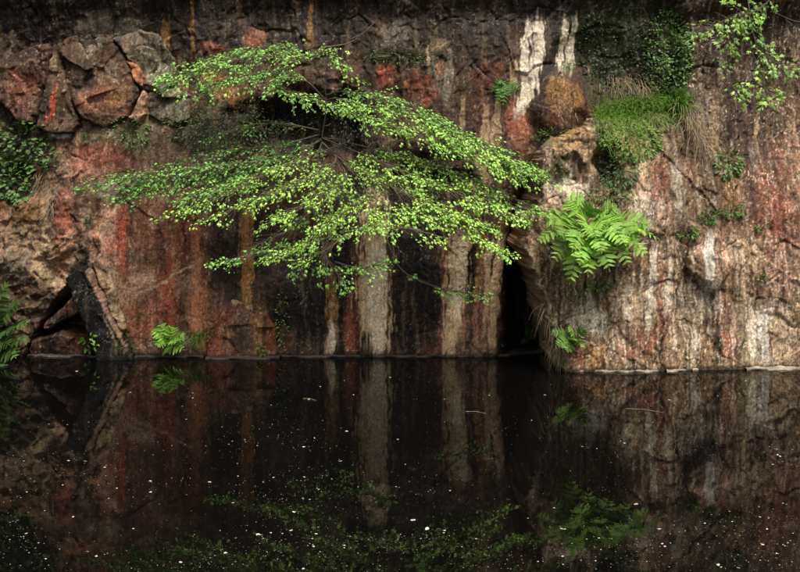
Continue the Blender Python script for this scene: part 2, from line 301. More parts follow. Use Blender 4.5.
BUT_STREAKS = [
    ([(687, 160, 7), (687, 220, 9)], GREY, .9), ([(686, 165, 4), (684, 215, 5)], PALE, .5), ([(714, 235, 4), (711, 260, 5), (710, 298, 4)], WHITE, .9), ([(703, 230, 2), (702, 280, 3)], PINK, .6), ([(673, 160, 4), (672, 215, 4)], DRED, .7),
    ([(655, 250, 4), (652, 300, 5), (648, 330, 3)], PALE, .8), ([(672, 260, 3), (670, 310, 4)], PALE, .6), ([(640, 285, 4), (636, 330, 5)], TAN, .7), ([(626, 285, 3), (628, 320, 5)], PALE, .5), ([(663, 270, 3), (662, 340, 5)], BRICK, .8), ([(680, 265, 3), (682, 330, 4)], DARK, .5),
    ([(664, 320, 2), (663, 352, 3), (662, 374, 4)], BLACK, .9), ([(690, 340, 2), (689, 374, 3.5)], BLACK, .9), ([(702, 340, 3), (702, 376, 4.5)], BLACK, .9), ([(697, 332, 3), (696, 362, 3)], PALE, .7), ([(720, 335, 5), (721, 368, 6)], BLACK, .75), ([(731, 330, 3), (732, 362, 4)], BRICK, .7), ([(742, 340, 3), (742, 366, 3)], BLACK, .6),
    ([(748, 290, 5), (747, 362, 6)], MOSS, .65), ([(760, 320, 6), (757, 362, 7)], PALE, .95), ([(770, 318, 4), (772, 362, 5)], WHITE, .85), ([(777, 335, 4), (774, 356, 6)], BROWN, .85), ([(785, 310, 4), (786, 360, 6)], TAN, .8), ([(765, 290, 4), (762, 320, 3)], BROWN, .7), ([(752, 275, 4), (748, 320, 4)], TAN, .6),
    ([(645, 352, 7), (644, 366, 8)], MOSS, .4), ([(600, 335, 8), (597, 366, 9)], OCHRE, .6), ([(578, 335, 4), (577, 370, 5)], BRICK, .7), ([(612, 285, 4), (610, 360, 5)], BROWN, .5), ([(620, 320, 3), (622, 365, 5)], PINK, .6), ([(690, 300, 3), (690, 345, 4)], GREY, .6),
    ([(735, 100, 5), (733, 150, 6)], TAN, .4), ([(780, 120, 4), (778, 150, 4)], TAN, .5), ([(712, 70, 4), (710, 110, 5)], DARK, .6), ([(790, 130, 4), (790, 190, 5)], DARK, .6), ([(765, 150, 3), (766, 230, 4)], DARK, .5),
    ([(715, 150, 4), (716, 240, 5)], BROWN, .6), ([(730, 225, 4), (728, 330, 5)], BRICK, .45), ([(742, 240, 3), (740, 320, 4)], DARK, .5), ([(530, 245, 4), (546, 315, 6), (556, 366, 5)], TAN, .5),
]
BUT_LINES = [
    ([(688, 275), (705, 290), (718, 298)], 2, BLACK, .8), ([(692, 215), (720, 240), (735, 255)], 2, DARK, .6), ([(655, 212), (640, 250)], 2, PALE, .5), ([(600, 340), (612, 350)], 2, DARK, .4),
]
def paint(C, u, v, blobs, streaks, lines, seed, drip=1.0, tanrun=.12):
    for i, b in enumerate(blobs): blob(C, u, v, *b, seed + i * 7)
    # mottling and runs of water stain
    n = fbm(u / 30, v / 36, 5, seed + 1); k = fbm(u / 6, v / 8, 5, seed + 2, .65)
    C *= (1 + 0.28 * n + 0.30 * k).clip(0.3, 1.8)[:, None]
    st = fbm(u / 6, v / 90, 5, seed + 3, .6)
    a = (sst(0.05, 0.5, st) * 0.55 * drip)[:, None]; C[:] = C * (1 - a) + np.asarray(BLACK) * a
    a = (sst(-0.12, -0.55, st) * tanrun)[:, None]; C[:] = C * (1 - a) + np.asarray(TAN) * a
    for i, (p, c, q) in enumerate(streaks): streak(C, u, v, p, c, min(1, q * 1.1), seed + 500 + i * 7)
    for i, (p, w, c, q) in enumerate(lines): line(C, u, v, p, w, c, q, seed + 900 + i * 3)
def finish(C, u, v, seed, drip=1.0, fleck=.5):
    """grain: patches of crust, pits and mineral speckle over everything"""
    k = fbm(u / 5, v / 12, 5, seed + 1, .72); k2 = fbm(u / 6 + 40, v / 14, 5, seed + 2, .72)
    lum = C.mean(1)
    a = (sst(0.10, 0.55, k) * 0.62 * sst(.01, .12, lum) * drip)[:, None]; C[:] = C * (1 - a) + (np.asarray(PALE) * .85) * a
    a = (sst(0.08, 0.5, k2) * (.30 + .64 * fleck))[:, None]; C[:] = C * (1 - a) + np.asarray(DARK) * a
    sp = pn(u / 1.5, v / 1.9, seed + 4) + .5 * pn(u / 3.1, v / 4.2, seed + 6) + 0.5 * fbm(u / 24, v / 24, 3, seed + 5)
    C *= (1 + .55 * sp).clip(.25, 2)[:, None]
    a = (sst(0.62, 1.0, sp) * fleck)[:, None]; C[:] = C * (1 - a) + np.asarray(PALE) * a
    a = (sst(-0.45, -0.9, sp) * 0.5)[:, None]; C[:] = C * (1 - a) + np.asarray(BLACK) * a
    return C
def recoat(C, u, v, streaks, seed):
    """the chalky runs lie over the grain"""
    for i, (p, c, q) in enumerate(streaks):
        if c.mean() > .25: streak(C, u, v, p, c, q * .5, seed + 500 + i * 7, .7)
def tide(C, Z):
    """damp band just above the water"""
    a = (sst(0.05, 0.015, Z) * 0.7)[:, None]; C[:] = C * (1 - a) + np.asarray(BLACK) * a

# ---------------------------------------------------------------- the rock pieces
SURF = []      # (Xs, Zs, Y, u-range) of every piece, so that plants can be rooted on the face
def spaced(lo, a, b, hi, fine, coarse):
    l = np.arange(lo, a, coarse); m = np.arange(a, b, fine); h = np.arange(b, hi + coarse, coarse)
    return np.concatenate([l, m, h])
def rock_grid(name, Xs, Zs, depth, tint, keep=None, parent=None, reg=True, mat=None):
    XX, ZZ = np.meshgrid(Xs, Zs); sh = XX.shape
    X = XX.ravel(); Z = ZZ.ravel()
    Y = depth(X, Z); T = tint(X, Z)
    nz, nx = sh
    i = np.arange(nz - 1)[:, None] * nx + np.arange(nx - 1)[None, :]
    F = np.stack([i, i + 1, i + nx + 1, i + nx], -1).reshape(-1, 4)
    V = np.stack([X + .022 * fbm(Y * 7 + X, Z * 6, 5, 17, .6), Y, Z + .018 * fbm(Y * 7 + X, Z * 6, 5, 18, .6)], 1)
    Ym = Y.copy()
    if keep is not None:
        kp = keep(X, Z); Ym[~kp] = 99
        F = F[kp[F].any(1)]
        us = np.unique(F); mp = np.zeros(len(V), np.int64); mp[us] = np.arange(len(us)); V = V[us]; T = T[us]; F = mp[F]
    if reg: SURF.append((Xs.tolist(), Zs.tolist(), Ym.reshape(sh)))
    return link(name, mesh_np(name, V, F, T, True), mat or M_rock, parent)
def face_y(X, Z):
    best = 5.0
    for Xs, Zs, Y in SURF:
        if Xs[0] <= X <= Xs[-1] and Zs[0] <= Z <= Zs[-1]:
            best = min(best, float(Y[min(bisect.bisect_left(Zs, Z), len(Zs) - 1), min(bisect.bisect_left(Xs, X), len(Xs) - 1)]))
    return best if best < 4 else 0.0
def on_face(u, v, off=0.0):
    """the first rock met along the line of sight through a spot of the photograph"""
    for y in np.arange(-1.3, 1.0, 0.02):
        p = P(u, v, y)
        if face_y(p.x, p.z) <= y: break
    return Vector((p.x, y - off, p.z))

def wall_depth(X, Z):
    u = 400 + 100 * X; v = 357 - 100 * Z
    wx = X + 0.10 * fbm(X * 1.5, Z * 1.5, 4, 3); wz = Z + 0.10 * fbm(X * 1.5, Z * 1.5, 4, 4)
    rough = 0.22 + 0.45 * sst(150, 60, v) + 0.5 * sst(110, 70, u)
    y = 0.16 * fbm(X * 0.45, Z * 0.4, 3, 8) * sst(-0.05, 0.7, Z)
    o, t, e = facets(wx / 1.0, wz / 1.5, 21); y += (0.04 * o + 0.09 * t) * rough * sst(0, .5, Z)
    o, t, e = facets(wx / 0.33, wz / 0.48, 22); y += (0.016 * o + 0.034 * t + 0.03 * sst(.06, 0, e) * sst(.05, .3, fbm(X * 2.2, Z * 2.2, 3, 99))) * rough
    o, t, e = facets(wx / 0.095, wz / 0.14, 23); y += (0.010 * o + 0.030 * t) * rough; y += .03 * rough * np.abs(fbm(X * 3.3, Z * 2.2, 5, 12, .6))
    y += 0.02 * fbm(X * 4.5, Z * 0.7, 4, 9) + (.003 + .012 * rough) * fbm(X * 12, Z * 9, 5, 10, .7)
    def bump(u0, v0, ru, rv, h):
        d = np.hypot((u - u0) / ru, (v - v0) / rv) + 0.3 * fbm(u / 40, v / 40, 3, 5)
        return -h * sst(1, 0.35, d)
    y += .05 * sst(-14, 12, poly_sd(u, v, [(-60, 40), (60, 28), (160, 26), (192, 70), (194, 126), (120, 132), (-60, 136)]))
    y += bump(310, 128, 80, 48, -0.30) + bump(410, 190, 80, 45, -0.15)          # damp hollow behind the maple
    y += bump(35, 235, 70, 60, 0.12) + bump(20, 290, 50, 50, 0.08)              # tan outcrop at the left
    d = poly_sd(u + 1.5 * pn(u / 9, v / 9, 2), v + 1.5 * pn(u / 9, v / 9, 6), [(74, 272), (34, 332), (20, 362), (118, 362), (95, 300)])
    y += 0.42 * sst(-1, 3, d)                                                    # dark triangular recess
    lf = sst(100, 70, u) * sst(180, 215, v) * sst(350, 310, v); ph = (u * .5 + v * .85) / 15 + 1.2 * fbm(u / 40, v / 40, 3, 14)
    y += lf * (.02 * (ph - np.floor(ph)) - .02 + .02 * fbm(u / 12, v / 12, 4, 15, .5))          # ragged diagonal beds in the outcrop
    y += bump(562, 100, 40, 40, 0.10)
    y += 0.8 * sst(492, 540, u) * sst(150, 235, v)                               # wall runs back into the cleft
    y += bump(600, 60, 60, 40, -0.1)
    y -= 0.15 * sst(20, -20, v) * (1 + 0.5 * fbm(X * 2, Z * 2, 3, 77))           # the brow leans out above, shaped to shade the face
    y += 0.25 * sst(-70, -140, v) * 3
    return y
def wall_tint(X, Z):
    u = 400 + 100 * X; v = 357 - 100 * Z
    n = fbm(X * 1.1, Z * 0.8, 5, 31)[:, None]; k = sst(-.5, .5, n)
    C = DARK * (1 - k) + BROWN * k
    r = sst(0.05, 0.5, fbm(X * 1.6 + 9, Z * 0.9, 4, 33))[:, None] * 0.5; C = C * (1 - r) + DRED * r
    g = sst(.0, .45, fbm(X * 2.4 + 31, Z * 2.0, 4, 35))[:, None] * .55 * sst(260, 180, u)[:, None]; C = C * (1 - g) + (PINK * .6 + GREY * .3) * g
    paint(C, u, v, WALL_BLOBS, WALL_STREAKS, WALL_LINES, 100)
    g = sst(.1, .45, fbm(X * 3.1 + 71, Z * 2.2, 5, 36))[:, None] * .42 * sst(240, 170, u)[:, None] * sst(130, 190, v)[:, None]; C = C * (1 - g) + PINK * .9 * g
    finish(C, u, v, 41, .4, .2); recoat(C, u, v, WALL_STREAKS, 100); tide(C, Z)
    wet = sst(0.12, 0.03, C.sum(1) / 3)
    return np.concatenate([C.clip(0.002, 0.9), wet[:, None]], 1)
Xw = spaced(-7.0, -4.4, 3.0, 3.6, 0.0105, 0.06); Zw = spaced(-0.35, -0.06, 3.85, 4.9, 0.0105, 0.05)
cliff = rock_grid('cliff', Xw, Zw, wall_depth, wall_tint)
tag(cliff, 'dark iron-stained quarry cliff with pale vertical streaks rising from the water', 'cliff', kind='structure')

BD = 9.3        # metres to the front of the buttress
BUT_POLY = [(568, 380), (560, 364), (550, 325), (537, 285), (523, 248), (527, 222), (541, 195), (538, 170), (544, 150), (562, 138), (588, 128), (600, 116), (640, 110), (682, 104), (690, 70), (692, 20), (694, -160), (1500, -160), (1500, 460), (566, 460)]
def but_uv(X, Z): return 400 + X * FPX / BD, HOR + (CAMH - Z) * FPX / BD
def but_depth(X, Z):
    u, v = but_uv(X, Z)
    s = poly_sd(u + 5 * fbm(u / 22, v / 22, 4, 51), v + 5 * fbm(u / 22, v / 22, 4, 52), BUT_POLY)
    t = np.clip((s + 2) / (6 + 27 * sst(575, 640, u)), 0, 1); prof = np.sqrt(1 - (1 - t) ** 2.6)
    wx = X + 0.09 * fbm(X * 1.6, Z * 1.6, 4, 53); wz = Z + 0.09 * fbm(X * 1.6, Z * 1.6, 4, 54)
    y = -0.70 + 0.16 * sst(620, 800, u) + 0.30 * sst(300, 100, v) * sst(560, 700, u) + 0.12 * sst(230, 120, v) + 0.10 * fbm(X * .6, Z * .6, 3, 55) * sst(0, .6, Z)
    o, tt, e = facets(wx / 0.85, wz / 1.2, 61); y += (0.05 * o + 0.10 * tt) * sst(0, .5, Z)
    o, tt, e = facets(wx / 0.30, wz / 0.42, 62); y += 0.012 * o + 0.022 * tt + 0.02 * sst(.06, 0, e) * sst(.1, .35, fbm(X * 2.2, Z * 2.2, 3, 98))
    o, tt, e = facets(wx / 0.09, wz / 0.13, 63); y += 0.005 * o + 0.014 * tt; y += .018 * np.abs(fbm(X * 3.3, Z * 2.2, 5, 59, .6))
    y -= .07 * sst(-2, 5, poly_sd(u + 2 * pn(u / 9, v / 9, 1), v + 2 * pn(u / 9, v / 9, 2), [(686, 272), (694, 222), (712, 226), (740, 258), (719, 300)]))
    y += 0.03 * fbm(X * 5, Z * 0.8, 4, 56) + 0.009 * fbm(X * 12, Z * 8, 5, 57, .7)
    def bump(u0, v0, ru, rv, h):
        d = np.hypot((u - u0) / ru, (v - v0) / rv) + 0.3 * fbm(u / 30, v / 30, 3, 58); return -h * sst(1, 0.3, d)
    y += 0.08 * sst(-2, 3, poly_sd(u + 2.5 * pn(u / 6, v / 6, 31), v + 3 * pn(u / 6, v / 6, 32), [(562, 158), (576, 153), (584, 166), (588, 184), (578, 188), (571, 172)])) + .05 * sst(-3, 4, poly_sd(u + 3 * pn(u / 8, v / 8, 33), v + 3 * pn(u / 8, v / 8, 34), [(556, 178), (566, 166), (574, 178), (584, 190), (560, 190)])) + bump(610, 165, 22, 26, -0.2)     # small caves
    y += bump(688, 190, 12, 40, 0.07) + bump(715, 270, 30, 34, 0.06) + bump(640, 215, 40, 30, 0.08)
    y -= 0.15 * sst(20, -20, v)
    y += 0.75 * sst(-70, -140, v)
    return 0.45 + (y - 0.45) * prof
def but_tint(X, Z):
    u, v = but_uv(X, Z)
    k = sst(-.5, .35, fbm(X * 1.4, Z * 1.0, 5, 71))[:, None]
    C = (BROWN * .8 + TAN * .2) * (1 - k) + (PINK * .3 + TAN * .6) * k
    r = sst(0.0, 0.5, fbm(X * 1.9 + 4, Z * 1.2, 4, 73))[:, None] * 0.5; C = C * (1 - r * .9) + (RED * .8 + BROWN * .2) * r * .9
    g = sst(0.1, 0.5, fbm(X * 2.6 + 14, Z * 2.0, 4, 75))[:, None] * 0.6; C = C * (1 - g) + TAN * g
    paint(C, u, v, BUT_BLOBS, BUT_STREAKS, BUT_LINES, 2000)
    st = fbm(u / 4, v / 45, 5, 91, .62); lo = sst(215, 262, v)
    a = (sst(.12, .46, st) * .6 * (.35 + .65 * lo))[:, None]; C = C * (1 - a) + PALE * .92 * a
    a = (sst(-.12, -.45, st) * .62 * (.5 + .5 * lo))[:, None]; C = C * (1 - a) + srgb(74, 48, 36) * a
    gr = fbm(u / 2.4, v / 2.8, 4, 95, .8); C *= (1 + .7 * gr).clip(.3, 2.0)[:, None]
    C *= .94; finish(C, u, v, 81, .6, .8); recoat(C, u, v, BUT_STREAKS, 2000); tide(C, Z)
    wet = sst(0.12, 0.03, C.sum(1) / 3)
    return np.concatenate([C.clip(0.002, 0.9), wet[:, None]], 1)
def but_keep(X, Z):
    u, v = but_uv(X, Z); return poly_sd(u + 5 * fbm(u / 22, v / 22, 4, 51), v + 5 * fbm(u / 22, v / 22, 4, 52), BUT_POLY) > -2
Xb = spaced(1.05, 1.06, 4.1, 7.0, 0.0105, 0.06); Zb = spaced(-0.35, -0.06, 3.85, 4.9, 0.0105, 0.05)
buttress = rock_grid('rock_buttress', Xb, Zb, but_depth, but_tint, but_keep, mat=M_rock2)
tag(buttress, 'pink and tan rock buttress standing forward into the water at the right', 'rock', kind='structure')

def block(name, poly, y, thick, cols, seed, label, tilt=(0, 0), edge=7, blobs=(), streaks=(), lines=(), rough=1.0, dome=0.0):
    """one separate stone of the cliff: poly is its outline on the face, y its front"""
    D = CAMD + y
    pp = np.array([[(a - 400) * D / FPX, CAMH - (b - HOR) * D / FPX] for a, b in poly])
    x0, z0 = pp.min(0) - 0.05; x1, z1 = pp.max(0) + 0.05
    cu, cv = np.mean(poly, 0)
    def uv(X, Z): return 400 + X * FPX / D, HOR + (CAMH - Z) * FPX / D
    def sd(X, Z):
        u, v = uv(X, Z); return poly_sd(u + 1.2 * fbm(u / 9, v / 9, 4, seed), v + 1.2 * fbm(u / 9, v / 9, 4, seed + 1), poly)
    def depth(X, Z):
        s = sd(X, Z); u, v = uv(X, Z)
        t = np.clip((s + 1) / (edge * .8), 0, 1); prof = np.sqrt(1 - (1 - t) ** 3)
        yy = y + tilt[0] * (u - cu) / 100 + tilt[1] * (v - cv) / 100 - dome * np.clip(s / 30, 0, 1) ** .6
        wx = X + 0.05 * fbm(X * 3, Z * 3, 3, seed + 2)
        o, tt, e = facets(wx / 0.24, Z / 0.24, seed + 3); yy += (0.014 * o + 0.06 * tt) * rough
        o, tt, e = facets(wx / 0.075, Z / 0.08, seed + 4); yy += (0.003 * o + 0.012 * tt) * rough
        yy += 0.008 * fbm(X * 9, Z * 9, 5, seed + 5) * rough
        return y + thick + (yy - y - thick) * prof
    def tint(X, Z):
        u, v = uv(X, Z)
        k = sst(-.45, .45, fbm(X * 3, Z * 2.4, 5, seed + 6))[:, None]
        C = cols[0] * (1 - k) + cols[1] * k
        paint(C, u, v, blobs, streaks, lines, seed + 50)
        C *= .72; finish(C, u, v, seed + 8, 0.4, .3); tide(C, Z)
        return np.concatenate([C.clip(0.002, 0.9), sst(0.12, 0.03, C.sum(1) / 3)[:, None]], 1)
    o = rock_grid(name, np.arange(x0, x1, 0.0105), np.arange(z0, z1, 0.0105), depth, tint, lambda X, Z: sd(X, Z) > -1, cliff)
    if label: o['label'] = label
    return o
block('rock_block', [(-40, 66), (0, 60), (30, 46), (47, 44), (47, 70), (40, 98), (36, 121), (20, 124), (-4, 98), (-40, 96)], -0.05, .11, (srgb(100, 62, 50), BROWN), 3000, 'dull red block at the top left edge', (.03, -.05), 3, rough=1.2,
      blobs=[(15, 55, 40, 12, DARK, .7), (20, 85, 20, 20, RED, .8), (8, 84, 12, 4, PINK, .7), (30, 62, 16, 8, BROWN, .6)])
block('rock_slab', [(51, 44), (57, 56), (66, 86), (78, 125), (73, 132), (54, 133), (36, 127), (41, 100), (48, 70)], -0.10, .17, (BROWN, DARK * 1.4), 3100, 'pointed upright slab with a bright red stain', (.06, -.08), 3,
      blobs=[(52, 62, 5, 12, TAN, .8), (66, 110, 8, 16, BROWN, .6), (58, 124, 14, 6, PINK, .5)], streaks=[([(54, 92, 3), (52, 118, 5)], srgb(228, 96, 62), .95)], rough=.9)
block('boulder', [(58, 50), (66, 38), (84, 29), (106, 34), (120, 50), (128, 64), (140, 92), (128, 117), (104, 127), (82, 118), (72, 98)], -0.04, .10, (BROWN, srgb(124, 86, 62)), 3200, 'large brown boulder bedded flush in the wall', (0, -.10), 4, dome=.03,
      blobs=[(88, 42, 16, 13, GREY, .8), (95, 100, 24, 16, BRICK, .7), (115, 100, 10, 10, OCHRE, .7), (90, 75, 24, 16, DARK, .5), (112, 70, 10, 10, GREY, .6), (75, 95, 8, 20, DARK, .5)], rough=1.2)
block('rock_block', [(112, 38), (140, 30), (156, 35), (172, 58), (174, 84), (160, 91), (142, 89), (134, 70), (126, 54)], -0.03, .09, (GREY, srgb(120, 106, 84)), 3300, 'grey squared block above the maple', (.06, -.08), 3,
      blobs=[(130, 43, 14, 10, BROWN, .6)], rough=1.2)
block('rock_block', [(126, 60), (136, 66), (144, 76), (142, 87), (134, 80)], -0.07, .14, (srgb(190, 124, 76), srgb(170, 104, 66)), 3400, 'small orange stone wedged beside the boulder', (.1, -.1), 3)
block('rock_block', [(148, 92), (172, 88), (188, 96), (190, 118), (170, 126), (149, 116)], -0.02, .08, (GREY * .8, srgb(108, 94, 78)), 3500, None, (.05, -.06), 3, rough=1.2)
block('rock_block', [(143, 90), (148, 98), (146, 114), (138, 122), (129, 119), (136, 104)], -0.06, .14, (srgb(196, 154, 120), PINK), 3600, 'narrow pale pinkish stone', (.1, -.06), 3)
block('rock_slab', [(66, 277), (76, 268), (88, 270), (99, 294), (114, 324), (131, 360), (131, 380), (97, 380), (94, 352), (84, 326), (73, 298)], -0.2, .7, (BLACK * 1.2, BLACK * .7), 3700, 'dark slab leaning into the water', (.25, .0), 4,
      streaks=[([(88, 272, 2.0), (103, 306, 2.4), (124, 352, 2.2)], PINK * 1.2, .95), ([(104, 318, 1), (116, 350, 1.5)], TAN, .6)], rough=.35)
block('rock_slab', [(90, 262), (98, 254), (106, 266), (118, 296), (126, 330), (120, 334), (110, 312), (98, 286)], -0.10, .4, (PINK, TAN), 3800, 'pale pink sliver of stone along the leaning slab', (.1, 0), 5)
block('rock_slab', [(208, 330), (216, 318), (222, 308), (233, 299), (246, 303), (263, 302), (270, 318), (276, 330), (278, 380), (204, 380)], -0.03, .35, (BROWN * 1.2, DRED * 1.3), 3900, 'low brown slab with a chipped slanting top at the waterline', (.0, -.05), 4,
      blobs=[(222, 330, 14, 20, BRICK, .7), (238, 301, 18, 4, TAN, .8), (256, 325, 8, 22, OCHRE, .7), (240, 335, 12, 16, DARK, .5)], streaks=[([(258, 305, 3), (259, 348, 4)], OCHRE, .7)], rough=.6)
block('rock_slab', [(78, 292), (84, 304), (82, 312), (60, 324), (40, 334), (44, 322), (62, 306)], 0.06, .35, (BRICK, DARK), 4000, 'tilted brown flake under the tan outcrop', (0, .1), 5)
block('rock_block', [(30, 340), (60, 332), (92, 338), (100, 352), (100, 380), (24, 380)], 0.06, .35, (srgb(120, 76, 60), DARK), 4050, None, (0, .2), 6)
# the sill that the water leaves bare, broken by gaps
def sill(pts, seed, w=0.025, h=0.016, cols=(GREY, TAN)):
    L = [Vector((P(a, b, y).x, y, 0)) for a, b, y in pts]
    n = 60; V = []; F = []
    ts = np.linspace(0, len(L) - 1, n)
    prof = [(-0.25, -0.2), (-0.25, h * 1.5), (0.0, h * 1.15), (w * .95, h * .95), (w, h * .55), (w * 1.02, -0.2)]
    T = []
    for i, t in enumerate(ts):
        k = min(int(t), len(L) - 2); p = L[k].lerp(L[k + 1], t - k)
        for j, (a, b) in enumerate(prof):
            r = pn(np.array([p.x * 7.]), np.array([j * .7]), seed)[0]; r2 = pn(np.array([p.x * 19.]), np.array([j * 1.7 + 9]), seed)[0]
            V.append((p.x, p.y - a * (1 + .25 * r2) - 0.02 * r * (a > 0), b + (0.006 * r + .005 * r2) * (b > 0)))
            q = .5 + .5 * r2; c = cols[0] * (1 - q) + cols[1] * q
            T.append(c * (.55 + .25 * r))
    m = len(prof)
    for i in range(n - 1):
        for j in range(m - 1): F.append((i * m + j, i * m + j + 1, (i + 1) * m + j + 1, (i + 1) * m + j))
    e0 = tuple(range(m)); e1 = tuple(range((n - 1) * m + m - 1, (n - 1) * m - 1, -1))
    me = mesh_np('waterline_sill', np.array(V), [np.array(F), np.array([e0, e1])], np.array(T))
    return me
for i, (pts, par) in enumerate([
        ([(28, 357, .06), (60, 357, .02), (98, 357, .02)], cliff), ([(130, 357, 0.0), (160, 357, 0), (204, 357, -.01)], cliff), ([(206, 357, -.09), (240, 357, -.1), (280, 357, -.08)], cliff),
        ([(282, 357, 0), (330, 357, .0), (360, 357, 0)], cliff), ([(373, 357, 0), (420, 357, .02), (470, 357, .02)], cliff), ([(474, 357, .02), (505, 357, .08), (548, 357, .3)], cliff),
        ([(568, 372, -.66), (600, 372, -.69), (658, 372, -.68)], buttress), ([(666, 372, -.66), (676, 372, -.66), (686, 372, -.66)], buttress), ([(692, 372, -.65), (698, 372, -.65)], buttress), ([(746, 372, -.6), (780, 372, -.58), (830, 372, -.56)], buttress)]):
    link('waterline_sill', sill(pts, 700 + i * 13, cols=((GREY, PALE) if par is buttress else (srgb(84, 74, 68), srgb(100, 88, 78)))), M_rock, par)

# cliff top and pond
def sheet(name, x0, x1, y0, y1, z, mat, n=2):
    xs = np.linspace(x0, x1, n); ys = np.linspace(y0, y1, n); A, B = np.meshgrid(xs, ys)
    V = np.stack([A.ravel(), B.ravel(), np.full(A.size, z)], 1); i = np.arange(n - 1)[:, None] * n + np.arange(n - 1)[None, :]
    return link(name, mesh_np(name, V, np.stack([i, i + 1, i + n + 1, i + n], -1).reshape(-1, 4), np.full((len(V), 4), .06)), mat)
tag(sheet('water', -60, 60, -60, 3.0, 0.0, M_water), 'still black pond water mirroring the cliff', 'water', kind='structure')
tag(sheet('cliff_top_ground', -60, 60, 0.7, 90, 4.85, M_rock), 'ground above the cliff', 'ground', kind='structure')

# ---------------------------------------------------------------- leaf batches
class Batch:
    def __init__(s): s.V = []; s.F = {}; s.T = []; s.n = 0
    def add(s, tv, tf, M, pos, col):
        """tv (n,3) template, tf list of tuples, M (3,3) columns = axes"""
        s.V.append(tv @ np.asarray(M).T + np.asarray(pos)); s.T.append(np.tile(np.asarray(col, float), (len(tv), 1)))
        for f in tf: s.F.setdefault(len(f), []).append([k + s.n for k in f])
        s.n += len(tv)
    def tube(s, pts, r0, r1, col, k=5):
        pts = [np.asarray(p, float) for p in pts]; n = len(pts); base = s.n; vs = []
        up = np.array([0.31, 0.2, 0.93])
        for i, p in enumerate(pts):
            t = pts[min(i + 1, n - 1)] - pts[max(i - 1, 0)]; t = t / (np.linalg.norm(t) + 1e-9)
            a = np.cross(t, up); a /= np.linalg.norm(a) + 1e-9; b = np.cross(t, a); r = r0 + (r1 - r0) * i / (n - 1)
            for j in range(k):
                g = 2 * math.pi * j / k; vs.append(p + r * (math.cos(g) * a + math.sin(g) * b))
        s.V.append(np.array(vs)); s.T.append(np.tile(np.asarray(col, float), (len(vs), 1)))
        q = s.F.setdefault(4, [])
        for i in range(n - 1):
            for j in range(k): q.append([base + i * k + j, base + i * k + (j + 1) % k, base + (i + 1) * k + (j + 1) % k, base + (i + 1) * k + j])
        s.n += len(vs)
    def strip(s, pts, w, side, col, tip=0.1):
        """ribbon along pts, width w at the base"""
        pts = [np.asarray(p, float) for p in pts]; n = len(pts); base = s.n; vs = []; side = np.asarray(side, float)
        for i, p in enumerate(pts):
            k = i / (n - 1); ww = w * (1 - (1 - tip) * k ** 1.6) * .5
            vs += [p - side * ww, p + side * ww]
        s.V.append(np.array(vs)); s.T.append(np.tile(np.asarray(col, float), (len(vs), 1)))
        q = s.F.setdefault(4, [])
        for i in range(n - 1): q.append([base + 2 * i, base + 2 * i + 1, base + 2 * i + 3, base + 2 * i + 2])
        s.n += len(vs)
    def build(s, name, mat, parent=None, smooth=False):
        me = mesh_np(name, np.concatenate(s.V), [np.array(f) for f in s.F.values()], np.concatenate(s.T), smooth)
        return link(name, me, mat, parent)
def frame(d, n):
    """axes: y along d, z along n"""
    d = np.asarray(d, float); d = d / (np.linalg.norm(d) + 1e-9); n = np.asarray(n, float); n = n - d * (n @ d); n = n / (np.linalg.norm(n) + 1e-9)
    return np.stack([np.cross(d, n), d, n], 1)
def lobed(ang, rad, notch, cup=-.12, fold=0.0):
    """palmate leaf of unit length, stalk at the origin, tip along +y"""
    pts = [(0, 0, 0.0)]; c = np.array([0, .38])
    out = []
    for i, (a, r) in enumerate(zip(ang, rad)):
        a_ = R(a); out.append((c[0] + r * math.sin(a_), c[1] + r * math.cos(a_)))
        if i < len(ang) - 1:
            m = R((a + ang[i + 1]) / 2); out.append((c[0] + notch * math.sin(m), c[1] + notch * math.cos(m)))
    V = [(0, .38, 0.05)] + [(x, y, cup * ((x) ** 2 + (y - .38) ** 2) * 1.2 + fold * abs(x)) for x, y in out] + [(0, 0.02, 0)]
    n = len(V); F = [(0, i + 1, i) for i in range(1, n - 1)] + [(0, 1, n - 1)]
    return np.array(V), F
LEAF_MAPLE = lobed([-128, -66, 0, 66, 128], [.36, .56, .64, .56, .36], .27)
LEAF_IVY = lobed([-120, -60, 0, 60, 120], [.42, .5, .62, .5, .42], .36, -.1)
LEAF_OVAL = (np.array([(0, 0, 0), (-.2, .25, .05), (0, .3, -.02), (.2, .25, .05), (-.24, .55, .04), (0, .6, -.04), (.24, .55, .04), (0, 1, -.12)]),
             [(0, 2, 1), (0, 3, 2), (1, 2, 5, 4), (2, 3, 6, 5), (4, 5, 7), (5, 6, 7)])
def pinna(nseg=6, w=.18, serr=.025, droop=.16):
    V = []; F = []
    for i in range(nseg + 1):
        k = i / nseg; ww = w * (.55 + .9 * k if k < .4 else .91 * ((1 - k) / .6) ** .8) ; z = -droop * k * k
        V += [(-ww - serr * (i % 2) * (i < nseg), k, z + .05), (0, k, z), (ww + serr * (i % 2) * (i < nseg), k, z + .05)]
    for i in range(nseg):
        a = 3 * i; F += [(a, a + 1, a + 4, a + 3), (a + 1, a + 2, a + 5, a + 4)]
    return np.array(V), F
PINNA = pinna()
def jit(s): return np.array([rnd.gauss(0, s) for _ in range(3)])
def tintv(lo=.75, hi=1.25, warm=.0):
    g = rnd.uniform(lo, hi); w = rnd.uniform(-.1, .16) + warm
    return (g * (1 + w), g, g * (1 - w * .6))

